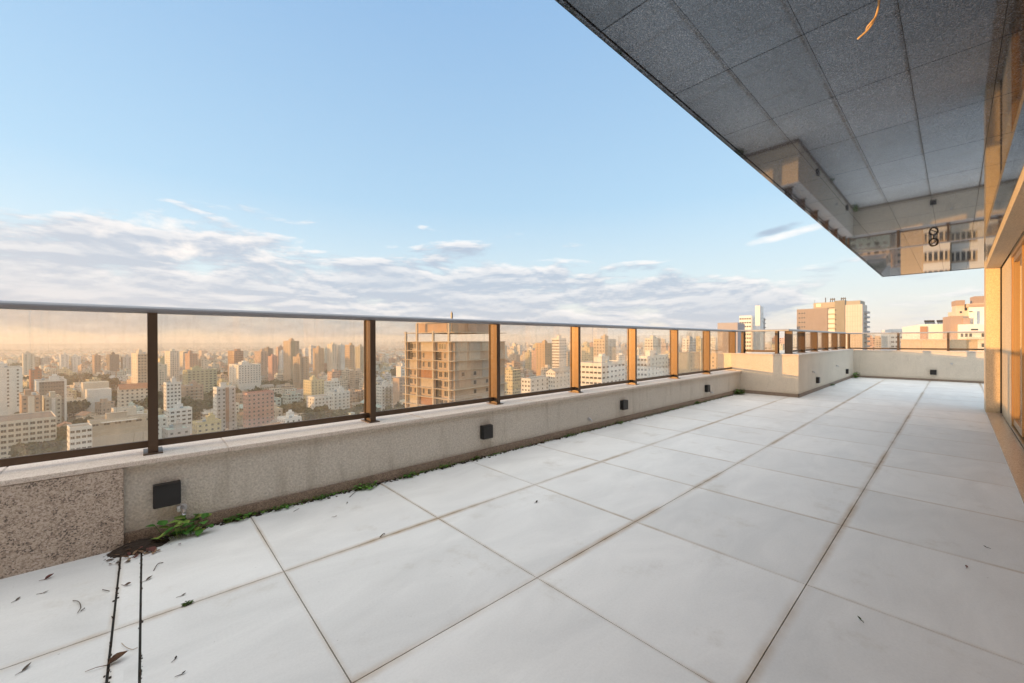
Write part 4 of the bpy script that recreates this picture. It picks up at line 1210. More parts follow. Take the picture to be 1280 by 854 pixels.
# ---- slim white shaft on the skyline
def white_shaft():
    c, w1, w2, zt = from_px(944, 950, 959, 382, 292, 3, 12)
    gz = ground_z(c.x, c.y) - 1.5
    r = empty('stair_tower', (c.x, c.y, gz), R(CR)); zt -= gz
    tag(r, 'slim white shaft rising highest beside the cream tower on the skyline', 'building')
    MB().box(-w2 / 2, w2 / 2, -w1 / 2, w1 / 2, 0, zt, 0, WH).build('wall', M['cwall'], r)
    for (u, dz, s) in ((0.70, -6.0, 1.6), (0.40, -9.6, 1.7), (0.62, -11.4, 1.9), (0.88, -12.2, 1.6), (0.75, -9.0, 1.2)):
        put_window(r, 'b', w1, w2, u * w2 - s / 2, zt + dz, s, 1.1, 1)
    b = MB()
    b.box(w2 / 2 + 0.01, w2 / 2 + 5.0, -w1 / 2 - 0.5, w1 / 2, 0, zt - 8.0, 0, (0.40, 0.40, 0.41)); b.build('rear_wing', M['cwall'], r)
    for k in range(4):
        MB().box(w2 / 2 + 0.4, w2 / 2 + 4.8, -w1 / 2 - 1.2, -w1 / 2 - 0.51, zt - 9.6 - 3 * k, zt - 9.0 - 3 * k).build('balcony', M['balc'], r)
    for u in (-.3, .35):
        q = MB(); q.tube([(u * w2, 0, zt), (u * w2, 0, zt + 1.6)], 0.05, 5); q.tube([(u * w2 - .3, 0, zt + .4), (u * w2 + .3, 0, zt + .5)], 0.16, 6); q.build('antenna', M['metal_dark'], r)
    FOOT.append((c.x, c.y, 9))
white_shaft()

# ---- large brown tower on the skyline
def brown_tower():
    rot = -1.5
    D = 245.0
    a = at_depth(996, 383, D); 
    w1 = 38.0
    # the wide facade looks back at the terrace (local -x); columns are measured from its left end
    g = FPX / D
    C = at_depth(1078, 383, D)
    reach = (a - C); L = reach.length
    d2 = dirv(rot + 90)
    # left end of the facade on the ray of column 996
    r0 = ray(996, 427); den = d2.x * r0.y - d2.y * r0.x
    L = -((C.x) * r0.y - (C.y) * r0.x) / den
    c = C + d2 * (L / 2) + dirv(rot) * 8
    gz = ground_z(c.x, c.y) - 1.5
    r = empty('high_rise', (c.x, c.y, gz), R(rot))
    tag(r, 'large brown and cream high rise dominating the skyline above the block railing', 'building')
    top = a.z - gz
    px = lambda x: L / 2 - (x - 996) / (1078 - 996) * L          # picture column -> local y
    X = -8.0
    def sect(x0, x1, zt, dep, tint, name, mats='cwall'):
        return MB().box(X - dep, 8.0, px(x1) + 0.01, px(x0) - 0.01, 0, top + zt, 0, tint).build(name, M[mats], r)
    sect(996, 1036.6, 0.0, 0.0, (0.30, 0.245, 0.21), 'brick_wall')
    sect(1036.7, 1045.5, -0.4, -0.6, (0.60, 0.54, 0.45), 'window_bay')
    sect(1045.6, 1057.8, 4.2, 0.3, (0.27, 0.245, 0.19), 'lift_core')
    sect(1057.9, 1078, 1.2, 0.0, (0.58, 0.52, 0.45), 'tiled_wall')
    MB().box(X + 0.5, 7.5, px(1075.5), px(1058), top + 1.205, top + 3.6, 0, (0.36, 0.33, 0.27)).build('rooftop_room', M['cwall'], r)
    MB().box(X + 0.8, 6, px(1045.4), px(1018), top + 0.01, top + 3.6, 0, (0.40, 0.35, 0.27)).build('rooftop_room', M['cwall'], r)
    sgn = MB().box(X + 0.55, X + 0.79, px(1028), px(1021.5), top + 0.9, top + 3.0, 0, (0.75, 0.68, 0.52)); sgn.build('sign_panel', M['cwall'], r)
    for k in range(9):
        z = top - 1.4 - 3.0 * k
        MB().box(X + 0.30, X + 0.598, px(1045.3), px(1036.9), z - 2.3, z - 0.3, 0, (0.72, 0.66, 0.56)).build('window', M['cwall'], r)
        MB().box(X + 0.2, X + 0.599, px(1045.4), px(1036.8), z - 2.72, z - 2.55, 0, (0.2, 0.16, 0.13)).build('floor_line', M['cwall'], r)
        MB().box(X - 0.75, X - 0.301, px(1047.0), px(1045.7), z - 0.6, z + 0.1).build('vent_hood', M['metal_dark'], r)
        for u in (998.5, 1002.2, 1005.4):
            o = bpy.data.objects.new('window', WM[1]); COL.objects.link(o); o.parent = r
            o.rotation_euler = (0, 0, -math.pi / 2); o.location = (X, px(u), z - 1.9); o.scale = (0.9, 1, 1.0)
        MB().box(-2.0, 6.5, -L / 2 - 1.6, -L / 2 - 0.003, z - 2.6, z - 1.5, 0, (0.42, 0.42, 0.43)).build('balcony', M['cwall'], r)
    q = MB()
    for k in range(1, 7): q.box(X - 0.012, X - 0.001, px(1058 + k * 2.9) - .05, px(1058 + k * 2.9) + .05, 0, top + 1.0, 0, (0.40, 0.34, 0.28))
    for k in range(1, 9): q.box(X - 0.010, X - 0.0015, -L / 2 + 0.2, px(1058.2), top - 3 * k, top - 3 * k + 0.1, 0, (0.42, 0.36, 0.30))
    q.build('tile_joints', M['cwall'], r)
    for x, h in ((1032.5, 5.5), (1018.5, 3.8)):
        q = MB(); q.tube([(X + 3, px(x), top), (X + 3, px(x), top + 3.6 + h * .6)], 0.25 if h > 5 else 0.08, 6); q.build('antenna', M['metal_dark'], r)
    for x in (1041.8, 1055.0):
        q = MB(); y = px(x)
        for dy in (-1.1, 0, 1.1): q.tube([(X + 2, y + dy, top + 3.6), (X + 2, y + dy * .8, top + 6.2)], 0.22, 6)
        q.box(X + 1.8, X + 2.2, y - 1.3, y + 1.3, top + 5.1, top + 5.7); q.build('antenna', M['metal_dark'], r)
    FOOT.append((c.x, c.y, 30)); BOXES.append((994, 1086, 368, D))
brown_tower()

# ---- buildings just beyond the end wall
def near_right():
    # block with solar panels
    c, w1, w2, zt = from_px(1150, 1189, 1192, 405, 118, 6, 22)
    gz = ground_z(c.x, c.y) - 1.5
    r = empty('apartment_block', (c.x, c.y, gz), R(CR)); zt -= gz
    tag(r, 'white block with a brown strip and dark roof panels, beyond the end railing', 'building')
    MB().box(-w2 / 2, w2 / 2, -w1 / 2, w1 / 2, 0, zt, 0, WH).build('wall', M['cwall'], r)
    MB().box(-w2 / 2 - 0.25, -w2 / 2 - 0.004, w1 / 2 - w1 * .24, w1 / 2, 0, zt - 0.6, 0, (0.40, 0.25, 0.18)).build('facade_bay', M['cwall'], r)
    for u in (0.35, 0.76):
        y = w1 / 2 - u * w1
        p = MB().box(-0.9, 0.9, -1.1, 1.1, 0, 0.08, mat=Matrix.Translation((-w2 / 2 + 1.6, y, zt + 0.65)) @ Matrix.Rotation(R(-32), 4, 'Y'))
        p.build('solar_panel', M['pane'], r)
        q = MB(); q.tube([(-w2 / 2 + 1.9, y - 1.1, zt + 1.1), (-w2 / 2 + 1.9, y + 1.1, zt + 1.1)], 0.22, 10); q.build('water_tank', M['metal_dark'], r)
        q = MB(); q.tube([(-w2 / 2 + 1.9, y - .8, zt), (-w2 / 2 + 1.9, y - .8, zt + .95)], .05, 6).tube([(-w2 / 2 + 1.9, y + .8, zt), (-w2 / 2 + 1.9, y + .8, zt + .95)], .05, 6); q.build('panel_leg', M['metal_dark'], r)
    for k in range(7):
        z = zt - 6.5 - 3.1 * k
        MB().box(-w2 / 2 - .10, -w2 / 2 - .003, -w1 / 2 + .5, w1 / 2 - w1 * .28, z, z + 1.5).build('window', M['pane'], r)
        MB().box(-w2 / 2 - 1.1, -w2 / 2 - .101, -w1 / 2 + .3, w1 / 2 - w1 * .27, z - 1.35, z - .05, 0, WH).build('balcony', M['cwall'], r)
        for u in (.42, .58, .74, .9): MB().box(-w2 / 2 - .14, -w2 / 2 - .101, w1 / 2 - u * w1 - .12, w1 / 2 - u * w1 + .12, z, z + 1.5, 0, CRM).build('mullion', M['cwall'], r)
    FOOT.append((c.x, c.y, 15))
    # stepped white and brown building
    c, w1, w2, zt = from_px(1188, 1262, 1275, 404, 104, 6, 24)
    gz = ground_z(c.x, c.y) - 1.5
    r = empty('stepped_building', (c.x, c.y, gz), R(CR)); zt -= gz
    tag(r, 'stepped white building with brown bands climbing behind the pillar, far right', 'building')
    g = 104 / FPX
    Y = lambda px: w1 / 2 - (px - 1188) / (1262 - 1188) * w1
    H = lambda py: zt + (404 - py) * g
    X = -w2 / 2
    def blk(x0, x1, y, dx, tint, name, depth=9):
        return MB().box(X + dx, X + dx + depth, Y(x1), Y(x0), 0, H(y), 0, tint).build(name, M['cwall'], r)
    blk(1199, 1262, 404.5, 0.0, WH, 'lower_wing')
    blk(1189.5, 1206, 393, 1.2, (0.40, 0.30, 0.24), 'brown_wing')
    blk(1205.9, 1215, 396, 0.9, (0.42, 0.32, 0.26), 'brown_wing')
    blk(1199, 1216, 386, 3.0, (0.60, 0.52, 0.42), 'middle_wing')
    blk(1215.5, 1262, 382, 2.0, WH, 'upper_wing')
    blk(1220, 1220.8 + 3, 387, 1.2, WH, 'buttress', 3)
    MB().box(X + 3.4, X + 8, Y(1211), Y(1199.5), H(386) + 0.01, H(378.5), 0, (0.60, 0.51, 0.41)).build('rooftop_room', M['cwall'], r)
    MB().box(X + 3.2, X + 8.2, Y(1211.3), Y(1199.2), H(378.5) + 0.01, H(371.8), 0, (0.38, 0.28, 0.22)).build('roof_tank', M['cwall'], r)
    MB().box(X + 2.6, X + 8, Y(1262), Y(1213), H(382) + 0.01, H(377), 0, (0.56, 0.46, 0.36)).build('rooftop_room', M['cwall'], r)
    MB().box(X + 3.0, X + 7, Y(1262), Y(1223), H(377) + 0.01, H(367.5), 0, (0.38, 0.29, 0.24)).build('roof_tank', M['cwall'], r)
    MB().box(X + 1.9, X + 1.997, Y(1262), Y(1214.5), H(381.2), H(378.0) - .02, 0, (0.45, 0.33, 0.25)).build('brown_band', M['cwall'], r)
    MB().box(X - 0.10, X - 0.003, Y(1223.5), Y(1214.6), H(412.5), H(410.6)).build('window', M['pane'], r)
    MB().box(X + 2.9, X + 2.997, Y(1206.8), Y(1204), H(389), H(386.6)).build('window', M['pane'], r)
    MB().box(X + 1.9, X + 1.997, Y(1219.3), Y(1214.8), H(388.3), H(387.2)).build('window', M['pane'], r)
    for k in range(6):
        for u in (1201.5, 1207, 1212.5, 1228, 1236):
            MB().box(X - 0.08, X - 0.003, Y(u + 3.2), Y(u), H(421 + 13 * k), H(416.5 + 13 * k)).build('window', M['pane'], r)
        MB().box(X - 1.2, X - 0.081, Y(1240), Y(1200), H(423.6 + 13 * k), H(421.4 + 13 * k), 0, WH).build('balcony', M['cwall'], r)
    FOOT.append((c.x, c.y, 20))
    # two low sunlit parapets in front
    for (x0, x1, lab) in ((1156, 1187, 'low ochre rooftop block left of the two right behind the end railing'), (1190, 1222, 'low ochre rooftop block right of the two behind the end railing')):
        c, w1, w2, zt = from_px(x0, x1, x1 + 0.4, 425.5, 62, 3, 14)
        gz = ground_z(c.x, c.y) - 1.5
        r = empty('rooftop_block', (c.x, c.y, gz), R(CR)); tag(r, lab, 'building'); zt -= gz
        MB().box(-w2 / 2, w2 / 2, -w1 / 2, w1 / 2, 0, zt, 0, (0.60, 0.48, 0.33)).build('wall', M['cwall'], r)
        MB().box(-w2 / 2 - .12, w2 / 2 + .12, -w1 / 2 - .12, w1 / 2 + .12, zt + .003, zt + 0.18, 0, (0.55, 0.45, 0.33)).build('parapet_cap', M['cwall'], r)
        for k in range(8):
            z = zt - 4.2 - 3.0 * k
            MB().box(-w2 / 2 - .10, -w2 / 2 - .003, -w1 / 2 + .3, w1 / 2 - .3, z, z + 1.35).build('window', M['pane'], r)
            MB().box(-w2 / 2 - .9, -w2 / 2 - .101, -w1 / 2 + .1, w1 / 2 - .1, z - 1.25, z - .06, 0, WH).build('balcony', M['cwall'], r)
            for u in (.2, .4, .6, .8): MB().box(-w2 / 2 - .14, -w2 / 2 - .101, w1 / 2 - u * w1 - .1, w1 / 2 - u * w1 + .1, z, z + 1.35, 0, CRM).build('mullion', M['cwall'], r)
        FOOT.append((c.x, c.y, 8))
    # higher neighbour seen only as a reflection in the polished overhang and the glass
near_right()

# ------------------------------------------------------------------ the rest of the city
PAL = [((0.80, 0.80, 0.76), 'white'), ((0.80, 0.70, 0.57), 'cream'), ((0.80, 0.80, 0.80), 'white'), ((0.80, 0.78, 0.69), 'white'), ((0.60, 0.49, 0.39), 'beige'), ((0.69, 0.60, 0.49), 'cream'),
       ((0.54, 0.40, 0.31), 'brown'), ((0.51, 0.49, 0.48), 'grey'), ((0.62, 0.41, 0.32), 'pink'), ((0.64, 0.57, 0.37), 'yellow'), ((0.41, 0.24, 0.17), 'brown'), ((0.53, 0.60, 0.56), 'greenish')]
ROOFS = [((0.34, 0.31, 0.28), 'grey'), ((0.42, 0.21, 0.13), 'terracotta'), ((0.55, 0.51, 0.46), 'pale'), ((0.24, 0.22, 0.21), 'dark'), ((0.40, 0.23, 0.15), 'terracotta'), ((0.36, 0.45, 0.43), 'greenish')]

def gen_mesh(mb, M0, w1, w2, zt, wall, roof, gable, pent, u0):
    def P(x, y, z): return M0 @ Vector((x, y, z))
    a, b = w2 / 2, w1 / 2
    def wallq(p0, p1, L, z0=0.0, z1=None, tint=None):
        z1 = zt if z1 is None else z1
        mb.face([P(*p0, z0), P(*p1, z0), P(*p1, z1), P(*p0, z1)], 0, [(u0, z0 - z1), (u0 + L, z0 - z1), (u0 + L, -0.25), (u0, -0.25)], tint or wall)
    wallq((-a, b), (-a, -b), w1); wallq((-a, -b), (a, -b), w2); wallq((a, -b), (a, b), w1); wallq((a, b), (-a, b), w2)
    if gable:
        hh = min(w1, w2) * 0.26
        if w2 >= w1:
            mb.face([P(-a, b, zt), P(-a, -b, zt), P(-a, 0, zt + hh)], 1, None, wall); mb.face([P(a, -b, zt), P(a, b, zt), P(a, 0, zt + hh)], 1, None, wall)
            o = 0.5
            mb.face([P(-a - o, -b - o, zt - .3), P(a + o, -b - o, zt - .3), P(a + o, 0, zt + hh + .1), P(-a - o, 0, zt + hh + .1)], 1, None, roof)
            mb.face([P(a + o, b + o, zt - .3), P(-a - o, b + o, zt - .3), P(-a - o, 0, zt + hh + .1), P(a + o, 0, zt + hh + .1)], 1, None, roof)
        else:
            mb.face([P(-a, -b, zt), P(a, -b, zt), P(0, -b, zt + hh)], 1, None, wall); mb.face([P(a, b, zt), P(-a, b, zt), P(0, b, zt + hh)], 1, None, wall)
            o = 0.5
            mb.face([P(-a - o, b + o, zt - .3), P(-a - o, -b - o, zt - .3), P(0, -b - o, zt + hh + .1), P(0, b + o, zt + hh + .1)], 1, None, roof)
            mb.face([P(a + o, -b - o, zt - .3), P(a + o, b + o, zt - .3), P(0, b + o, zt + hh + .1), P(0, -b - o, zt + hh + .1)], 1, None, roof)
    else:
        c = 0.35
        mb.face([P(-a, -b, zt - .6), P(a, -b, zt - .6), P(a, b, zt - .6), P(-a, b, zt - .6)], 1, None, roof)
        for q in (((-a + c, -b + c), (-a + c, b - c)), ((-a + c, b - c), (a - c, b - c)), ((a - c, b - c), (a - c, -b + c)), ((a - c, -b + c), (-a + c, -b + c))):
            mb.face([P(*q[0], zt - .6), P(*q[1], zt - .6), P(*q[1], zt), P(*q[0], zt)], 1, None, wall)
        mb.face([P(-a, -b, zt), P(a, -b, zt), P(a - c, -b + c, zt), P(-a + c, -b + c, zt)], 1, None, wall)
        mb.face([P(-a, b, zt), P(-a, -b, zt), P(-a + c, -b + c, zt), P(-a + c, b - c, zt)], 1, None, wall)
        mb.face([P(a, -b, zt), P(a, b, zt), P(a - c, b - c, zt), P(a - c, -b + c, zt)], 1, None, wall)
        mb.face([P(a, b, zt), P(-a, b, zt), P(-a + c, b - c, zt), P(a - c, b - c, zt)], 1, None, wall)
        if pent:
            s, ox, oy = pent
            pa, pb = a * s, b * s
            ox *= a; oy *= b
            x0, x1, y0, y1 = ox - pa, ox + pa, oy - pb, oy + pb
            z0, z1 = zt - 0.59, zt + 2.9
            for p0, p1 in (((x0, y1), (x0, y0)), ((x0, y0), (x1, y0)), ((x1, y0), (x1, y1)), ((x1, y1), (x0, y1))):
                mb.face([P(*p0, z0), P(*p1, z0), P(*p1, z1), P(*p0, z1)], 1, None, wall)
            mb.face([P(x0, y0, z1), P(x1, y0, z1), P(x1, y1, z1), P(x0, y1, z1)], 1, None, roof)

def fill_city():
    rnd = random.Random(23)
    cand = []
    trees = []
    def zone_green(x, y):
        # parks and wooded hillsides, as in the photograph
        v = math.sin(x * 0.012 + 0.7) * math.sin(y * 0.010 + 2.1) + 0.5 * math.sin(x * 0.031 + y * 0.023)
        return v
    for ring in range(2):
        step = 16.5 if ring == 0 else 33.0
        dmin, dmax = (85.0, 1350.0) if ring == 0 else (1350.0, 6200.0)
        n = int(dmax / step) + 1
        for i in range(-n, n + 1):
            for j in range(-n, n + 1):
                if ring == 1 and rnd.random() < 0.35: continue
                gx, gy = i * step, j * step
                street = (i % 6 == 0) or (j % 7 == 0)
                p = E1 * (gx + rnd.uniform(-4, 4)) + E2 * (gy + rnd.uniform(-4, 4))
                d = p.length
                if d < dmin or d > dmax: continue
                q = p.dot(FW)
                if q < 60: continue
                sx = 640 + FPX * p.dot(RT) / q
                if sx < -120 or sx > 1330: continue
                if 960 < sx and d < 260: continue
                g = zone_green(p.x, p.y)
                if street and ring == 0:
                    if rnd.random() < 0.20 and d > 230: trees.append((p.x + rnd.uniform(-6, 6), p.y + rnd.uniform(-6, 6), rnd.uniform(0.7, 1.15)))
                    continue
                wood = 1.02 if ring == 0 else 1.05
                if g > wood - 0.35 * (1 if sx < 470 else 0):
                    for _ in range(3 if ring == 0 else 2):
                        trees.append((p.x + rnd.uniform(-step, step) * .6, p.y + rnd.uniform(-step, step) * .6, rnd.uniform(0.85, 1.5)))
                    continue
                if rnd.random() < 0.08 and ring == 0:
                    trees.append((p.x, p.y, rnd.uniform(0.8, 1.3))); continue
                r = rnd.random()
                tower_p = 0.012 if d < 420 else 0.03
                if sx < 200: tower_p *= 0.35
                if sx > 600 and d > 300: tower_p += 0.05
                if 330 < sx < 470 and d > 480: tower_p += 0.02
                if d > 1000: tower_p = 0.012 if sx < 190 else (0.03 if sx < 330 else (0.05 if sx < 470 else (0.09 if sx > 600 else 0.03)))
                if r < tower_p: h = rnd.uniform(24, 46) if d < 600 else rnd.uniform(26, 60); w1, w2 = rnd.uniform(10, 14), rnd.uniform(10, 16)
                elif r < 0.42: h = rnd.uniform(10, 19); w1, w2 = rnd.uniform(8, 14), rnd.uniform(8, 15)
                else: h = rnd.uniform(4.5, 9.5); w1, w2 = rnd.uniform(7, 14.5), rnd.uniform(7, 14.5)
                if ring == 1: w1 *= 1.35; w2 *= 1.35
                gz = ground_z(p.x, p.y) if d < 3000 else GZ - 4
                ylim = 446 if sx < 190 else (439 if sx < 330 else (431 if sx < 470 else (446 if sx < 600 else 425)))
                if d > 1100: ylim = max(ylim, 437 if sx < 600 else 430)
                zmax = min(-13 if d < 300 else (-7 if d < 450 else 6), EYE.z - (ylim - 427) / FPX * q)
                h = max(4.5, min(h, zmax - gz))
                if any((p.x - f[0]) ** 2 + (p.y - f[1]) ** 2 < (f[2] + 0.5 * math.hypot(w1, w2) * .8) ** 2 for f in FOOT): continue
                top = project((p.x, p.y, gz + h))
                hw = 0.55 * max(w1, w2) * FPX / top[2]
                bad = False
                for (b0, b1, by, bd) in BOXES:
                    if top[2] < bd and top[0] + hw > b0 and top[0] - hw < b1 and top[1] < by + max(8, min(26, 7800 / bd)): bad = True; break
                if bad: continue
                wall, wn = rnd.choice(PAL); roof, rn = rnd.choice(ROOFS)
                gable = h < 11 and rnd.random() < 0.45
                if rn == 'terracotta' and not gable and rnd.random() < .7: roof, rn = ROOFS[0]
                rot = CR + (rnd.choice((0, 0, 0, 90)) if True else 0) + rnd.uniform(-3, 3) + (18 if sx < 330 and d > 420 else 0)
                vis = FPX / top[2] * max(w1, w2) * max(4.0, min(h, 30) * FPX / top[2])
                line = 594 - 0.144 * top[0] if top[0] < 925 else 452
                if top[1] > line + 6: vis *= 0.02
                cand.append(dict(p=p, w=(w1, w2), h=h, gz=gz, wall=wall, wn=wn, roof=roof, rn=rn, gable=gable, rot=rot, vis=vis, sx=top[0], sy=top[1], d=top[2], pent=(rnd.uniform(.25, .45), rnd.uniform(-.4, .4), rnd.uniform(-.4, .4)) if h > 12 else None, u0=rnd.uniform(0, 400)))
    cand.sort(key=lambda c: -c['vis'])
    solo, rest = cand[:228], cand[228:]
    # labels: name the look, the pane, and the place in the row of its like
    buck = {}
    for c in solo:
        size = 'high rise' if c['h'] > 24 else ('house' if c['gable'] else ('low block' if c['h'] < 11 else 'mid rise block'))
        far = 'nearer' if c['d'] < 430 else ('farther' if c['d'] < 750 else 'distant')
        c['size'] = size
        key = (far, c['wn'], size, (c['rn'] + ' roofed ') if c['gable'] else '', pane_of(c['sx']))
        buck.setdefault(key, []).append(c)
    for key, lst in buck.items():
        lst.sort(key=lambda c: c['sx'])
        far, wn, size, rn, pane = key
        for k, c in enumerate(lst):
            if len(lst) == 1: c['lab'] = f'only {far} {wn} {rn}{size} of its kind in {pane}'
            else: c['lab'] = f'{ordinal(k)} {far} {wn} {rn}{size} from left in {pane}'
    nwin = 0
    for k, c in enumerate(solo):
        name = {'high rise': 'apartment_tower', 'house': 'house', 'low block': 'low_building', 'mid rise block': 'apartment_block'}[c['size']]
        px_storey = 3.0 * FPX / c['d'] * 0.8
        rx = Matrix.Rotation(R(c['rot']), 4, 'Z')
        if px_storey > 3.3 and not c['gable']:
            root = tower(Vector((c['p'].x, c['p'].y, 0)), c['w'][0], c['w'][1], c['gz'] + c['h'], c['lab'], wall=c['wall'], roof=c['roof'], rot=CR, maxwin=40, rows=4 if c['h'] > 12 else None, pent=bool(c['pent']), win=(rnd.choice((1.2, 1.5, 2.0)), 1.3), name=name, kind=rnd.choice((0, 1)), group='city blocks beyond the glass railing')
        else:
            mb = MB(); gen_mesh(mb, Matrix.Identity(4), c['w'][0], c['w'][1], c['h'] + 1.5, c['wall'], c['roof'], c['gable'], c['pent'], c['u0'])
            o = mb.build(name, [M['cwin'], M['croof']])
            o.location = (c['p'].x, c['p'].y, c['gz'] - 1.5); o.rotation_euler = (0, 0, R(c['rot']))
            tag(o, c['lab'], 'house' if c['gable'] else 'building', 'city blocks beyond the glass railing')
    mb = MB()
    for c in rest:
        M0 = Matrix.Translation((c['p'].x, c['p'].y, c['gz'] - 1.5)) @ Matrix.Rotation(R(c['rot']), 4, 'Z')
        gen_mesh(mb, M0, c['w'][0], c['w'][1], c['h'] + 1.5, c['wall'], c['roof'], c['gable'], c['pent'] if c['d'] < 2500 else None, c['u0'])
    o = mb.build('distant_buildings', [M['cwin'], M['croof']])
    tag(o, 'far off mass of small pale city buildings reaching to the horizon', 'city', kind='stuff')
    return trees
TREES = fill_city()

# ------------------------------------------------------------------ trees of the city
def crown_mesh(rnd, n, conifer=False, name='crown', leaf=0.55, mat='city_leaf'):
    mb = MB()
    lobes = []
    if conifer:
        for k in range(16):
            t = k / 15
            for q in range(max(2, int(7 * (1 - t)))):
                a = rnd.uniform(0, 6.28); rr = 2.6 * (1 - t) ** 0.9 * rnd.uniform(.55, 1)
                lobes.append((Vector((rr * math.cos(a), rr * math.sin(a), 2.2 + 10.5 * t)), 0.75 * (1 - t) + 0.25))
    else:
        for k in range(15):
            a = rnd.uniform(0, 6.28); rr = 3.6 * math.sqrt(rnd.random())
            lobes.append((Vector((rr * math.cos(a), rr * math.sin(a), 5.6 + rnd.uniform(-1.2, 2.6) * (1 - rr / 6))), rnd.uniform(1.1, 1.9)))
    for k in range(n):
        c, r = rnd.choice(lobes)
        dv = Vector((rnd.gauss(0, 1), rnd.gauss(0, 1), rnd.gauss(0, .8))).normalized()
        p = c + dv * r * rnd.uniform(0.65, 1.05)
        nrm = (dv + Vector((rnd.gauss(0, .5), rnd.gauss(0, .5), rnd.gauss(0, .5) + .25))).normalized()
        u = nrm.orthogonal().normalized(); v = nrm.cross(u)
        a = rnd.uniform(0, 6.28); u, v = u * math.cos(a) + v * math.sin(a), v * math.cos(a) - u * math.sin(a)
        s = leaf * rnd.uniform(.6, 1.3)
        mb.face([p - u * s - v * s * .55, p + u * s * .8 - v * s * .7, p + u * s, p + u * s * .3 + v * s * .75, p - u * s * .7 + v * s * .6])
    o = mb.build(name, M[mat]); me = o.data; bpy.data.objects.remove(o); return me
def trunk_mesh(rnd, h=5.5):
    mb = MB(); mb.tube([(0, 0, 0), (.1, .05, h * .5), (0.0, .1, h)], [.34, .25, .15], 7)
    for k in range(4):
        a = rnd.uniform(0, 6.28); z = h * rnd.uniform(.5, .9)
        mb.tube([(0, 0, z), (1.1 * math.cos(a), 1.1 * math.sin(a), z + 1.2), (2.3 * math.cos(a), 2.3 * math.sin(a), z + 2.0)], [.14, .09, .04], 5)
    o = mb.build('trunk', M['bark']); me = o.data; bpy.data.objects.remove(o); return me
rt = random.Random(5)
CM = [crown_mesh(rt, 1500), crown_mesh(rt, 1300, leaf=.6, mat='city_leaf_b'), crown_mesh(rt, 1500, leaf=.5), crown_mesh(rt, 1200, leaf=.62, mat='city_leaf_b')]
CC = crown_mesh(rt, 1600, conifer=True, leaf=.38)
TM = [trunk_mesh(rt), trunk_mesh(rt, 6.2)]
def plant_tree(x, y, s, label, name='tree', conifer=False, group='trees among the city blocks', k=0):
    r = empty(name, (x, y, ground_z(x, y) - 0.3), rt.uniform(0, 6.28))
    r.scale = (s, s, s * rt.uniform(.9, 1.2))
    tag(r, label, 'tree', group)
    a = bpy.data.objects.new('crown', CC if conifer else CM[k % 4]); COL.objects.link(a); a.parent = r
    b = bpy.data.objects.new('trunk', TM[k % 2]); COL.objects.link(b); b.parent = r
# trees the photograph shows one by one: picture column, row of the crown's middle, depth, size, count across, label
GROVES = [(14, 552, 205, 1.25, 1, 'conifer'), (52, 540, 225, 1.5, 4, ''), (66, 545, 220, 1.35, 3, ''), (92, 512, 270, 1.5, 6, ''), (112, 505, 285, 1.6, 6, ''), (128, 520, 262, 1.3, 3, ''),
          (80, 522, 258, 1.2, 3, ''), (60, 465, 560, 2.0, 8, ''), (100, 464, 590, 2.0, 9, ''), (84, 478, 455, 1.7, 7, ''), (128, 466, 560, 1.8, 5, ''), (30, 460, 620, 1.9, 4, ''), (84, 494, 370, 1.5, 5, ''),
          (216, 492, 345, 1.9, 7, ''), (266, 452, 640, 2.0, 6, ''), (306, 478, 440, 1.8, 8, ''), (322, 480, 420, 1.7, 6, ''), (334, 486, 385, 1.5, 4, ''), (295, 522, 262, 0.9, 2, 'conifer'), (395, 508, 318, 1.6, 6, ''), (412, 506, 322, 1.5, 6, ''),
          (372, 492, 365, 1.3, 6, ''), (355, 494, 360, 1.3, 5, ''), (440, 498, 345, 1.4, 5, ''), (455, 496, 350, 1.4, 4, ''), (485, 500, 335, 1.5, 5, ''), (505, 498, 340, 1.5, 4, ''), (490, 470, 470, 1.6, 4, ''), (500, 448, 700, 2.2, 4, ''), (320, 450, 720, 2.0, 5, '')]
tl = []
for gi, (px, py, dep, s, cnt, kind) in enumerate(GROVES):
    for q in range(cnt):
        ppx = px + (q - (cnt - 1) / 2) * 6.2 * s * FPX / dep * .72 + rt.uniform(-3, 3)
        P = at_depth(ppx, 427, dep + rt.uniform(-10, 12))
        tl.append((P.x, P.y, s * rt.uniform(.85, 1.15), kind == 'conifer'))
for (x, y, s) in TREES: tl.append((x, y, s, False))
seen = []
for t in tl:
    if any((t[0] - f[0]) ** 2 + (t[1] - f[1]) ** 2 < (f[2] * .62) ** 2 for f in FOOT): continue
    q = project((t[0], t[1], ground_z(t[0], t[1]) + 5))
    if not q: continue
    if any(q[2] < bd and b0 + 2 < q[0] < b1 - 2 and q[1] - 8 * FPX / q[2] < by + 14 for (b0, b1, by, bd) in BOXES): continue
    line = 594 - 0.144 * q[0] if q[0] < 925 else 452
    seen.append((t[2] / q[2] * (1.0 if q[1] < line + 4 else 0.05), q, t))
seen.sort(key=lambda e: -e[0])
solo, rest = seen[:170], seen[170:]
bk = {}
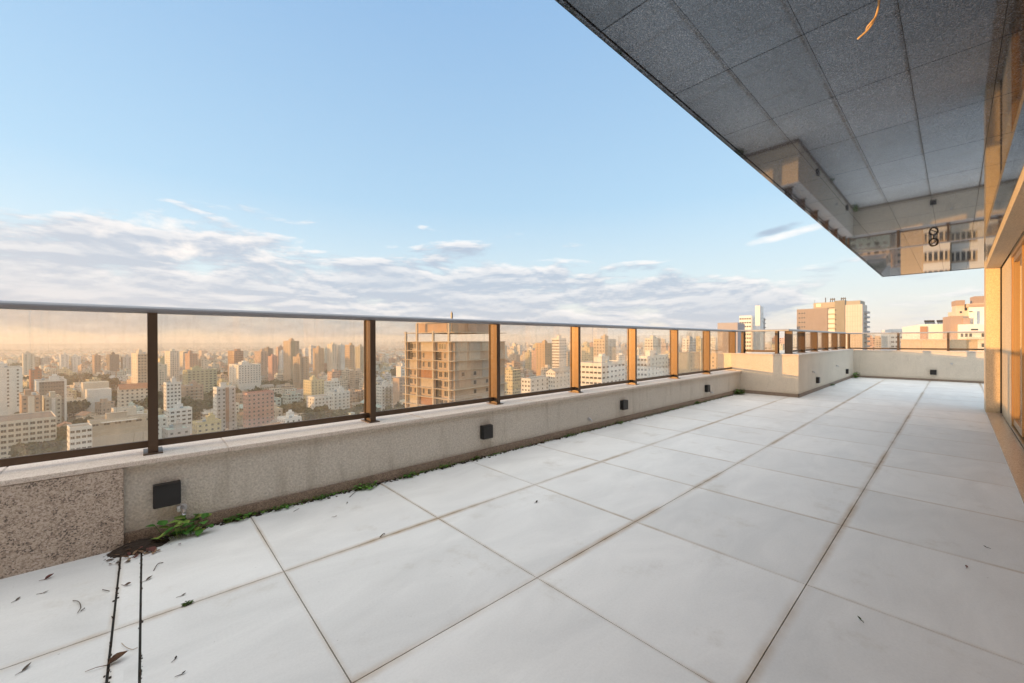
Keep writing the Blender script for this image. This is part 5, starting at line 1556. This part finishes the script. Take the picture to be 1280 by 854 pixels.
for k, (sz, q, t) in enumerate(solo):
    far = 'near' if q[2] < 300 else ('middle distance' if q[2] < 480 else 'far off')
    kd = 'dark conifer' if t[3] else ('dark green tree', 'olive green tree')[k % 2]
    bk.setdefault((far, kd, pane_of(q[0])), []).append((q[0], k, t))
for (far, kd, pane), lst in bk.items():
    lst.sort()
    for i, (sx, k, t) in enumerate(lst):
        lab = f'only {far} {kd} seen through {pane}' if len(lst) == 1 else f'{ordinal(i)} {far} {kd} from the left in {pane}'
        plant_tree(t[0], t[1], t[2], lab, 'conifer_tree' if t[3] else 'tree', t[3], k=k)
mb = MB()
for (sz, q, t) in rest:
    g = ground_z(t[0], t[1]) if q[2] < 3000 else GZ - 4
    nl = 90 if q[2] < 900 else 40
    for _ in range(nl):
        dv = Vector((rt.gauss(0, 1), rt.gauss(0, 1), rt.gauss(0, .7))).normalized()
        p = Vector((t[0], t[1], g + 5.0 * t[2])) + Vector((dv.x * 4.2, dv.y * 4.2, dv.z * 3.2)) * t[2] * rt.uniform(.6, 1.1)
        u = Vector((rt.gauss(0, 1), rt.gauss(0, 1), rt.gauss(0, 1))).normalized(); v = u.orthogonal().normalized()
        s = (1.0 if q[2] < 900 else 1.7) * rt.uniform(.6, 1.2)
        mb.face([p - u * s, p + v * s, p + u * s, p - v * s])
if mb.v:
    tag(mb.build('distant_trees', M['city_leaf']), 'far off green mass of trees between the small city buildings', 'trees', kind='stuff')

# ------------------------------------------------------------------ air
def build_haze():
    S = 7200.0
    zt, zb = 46.0, -96.0
    mb = MB().box(-S, S, -S, S, zb, zt)
    m = bpy.data.materials.new('haze'); m.use_nodes = True
    t = NT(m.node_tree); t.n.remove(t.n['Principled BSDF'])
    v = t.node('ShaderNodeVolumePrincipled')
    v.inputs['Color'].default_value = (0.98, 0.96, 0.93, 1)
    v.inputs['Density'].default_value = HAZE
    v.inputs['Anisotropy'].default_value = 0.2
    t.l.new(v.outputs[0], t.n['Material Output'].inputs['Volume'])
    tag(mb.build('haze', m), kind='stuff')
HAZE = 0.00026
build_haze()
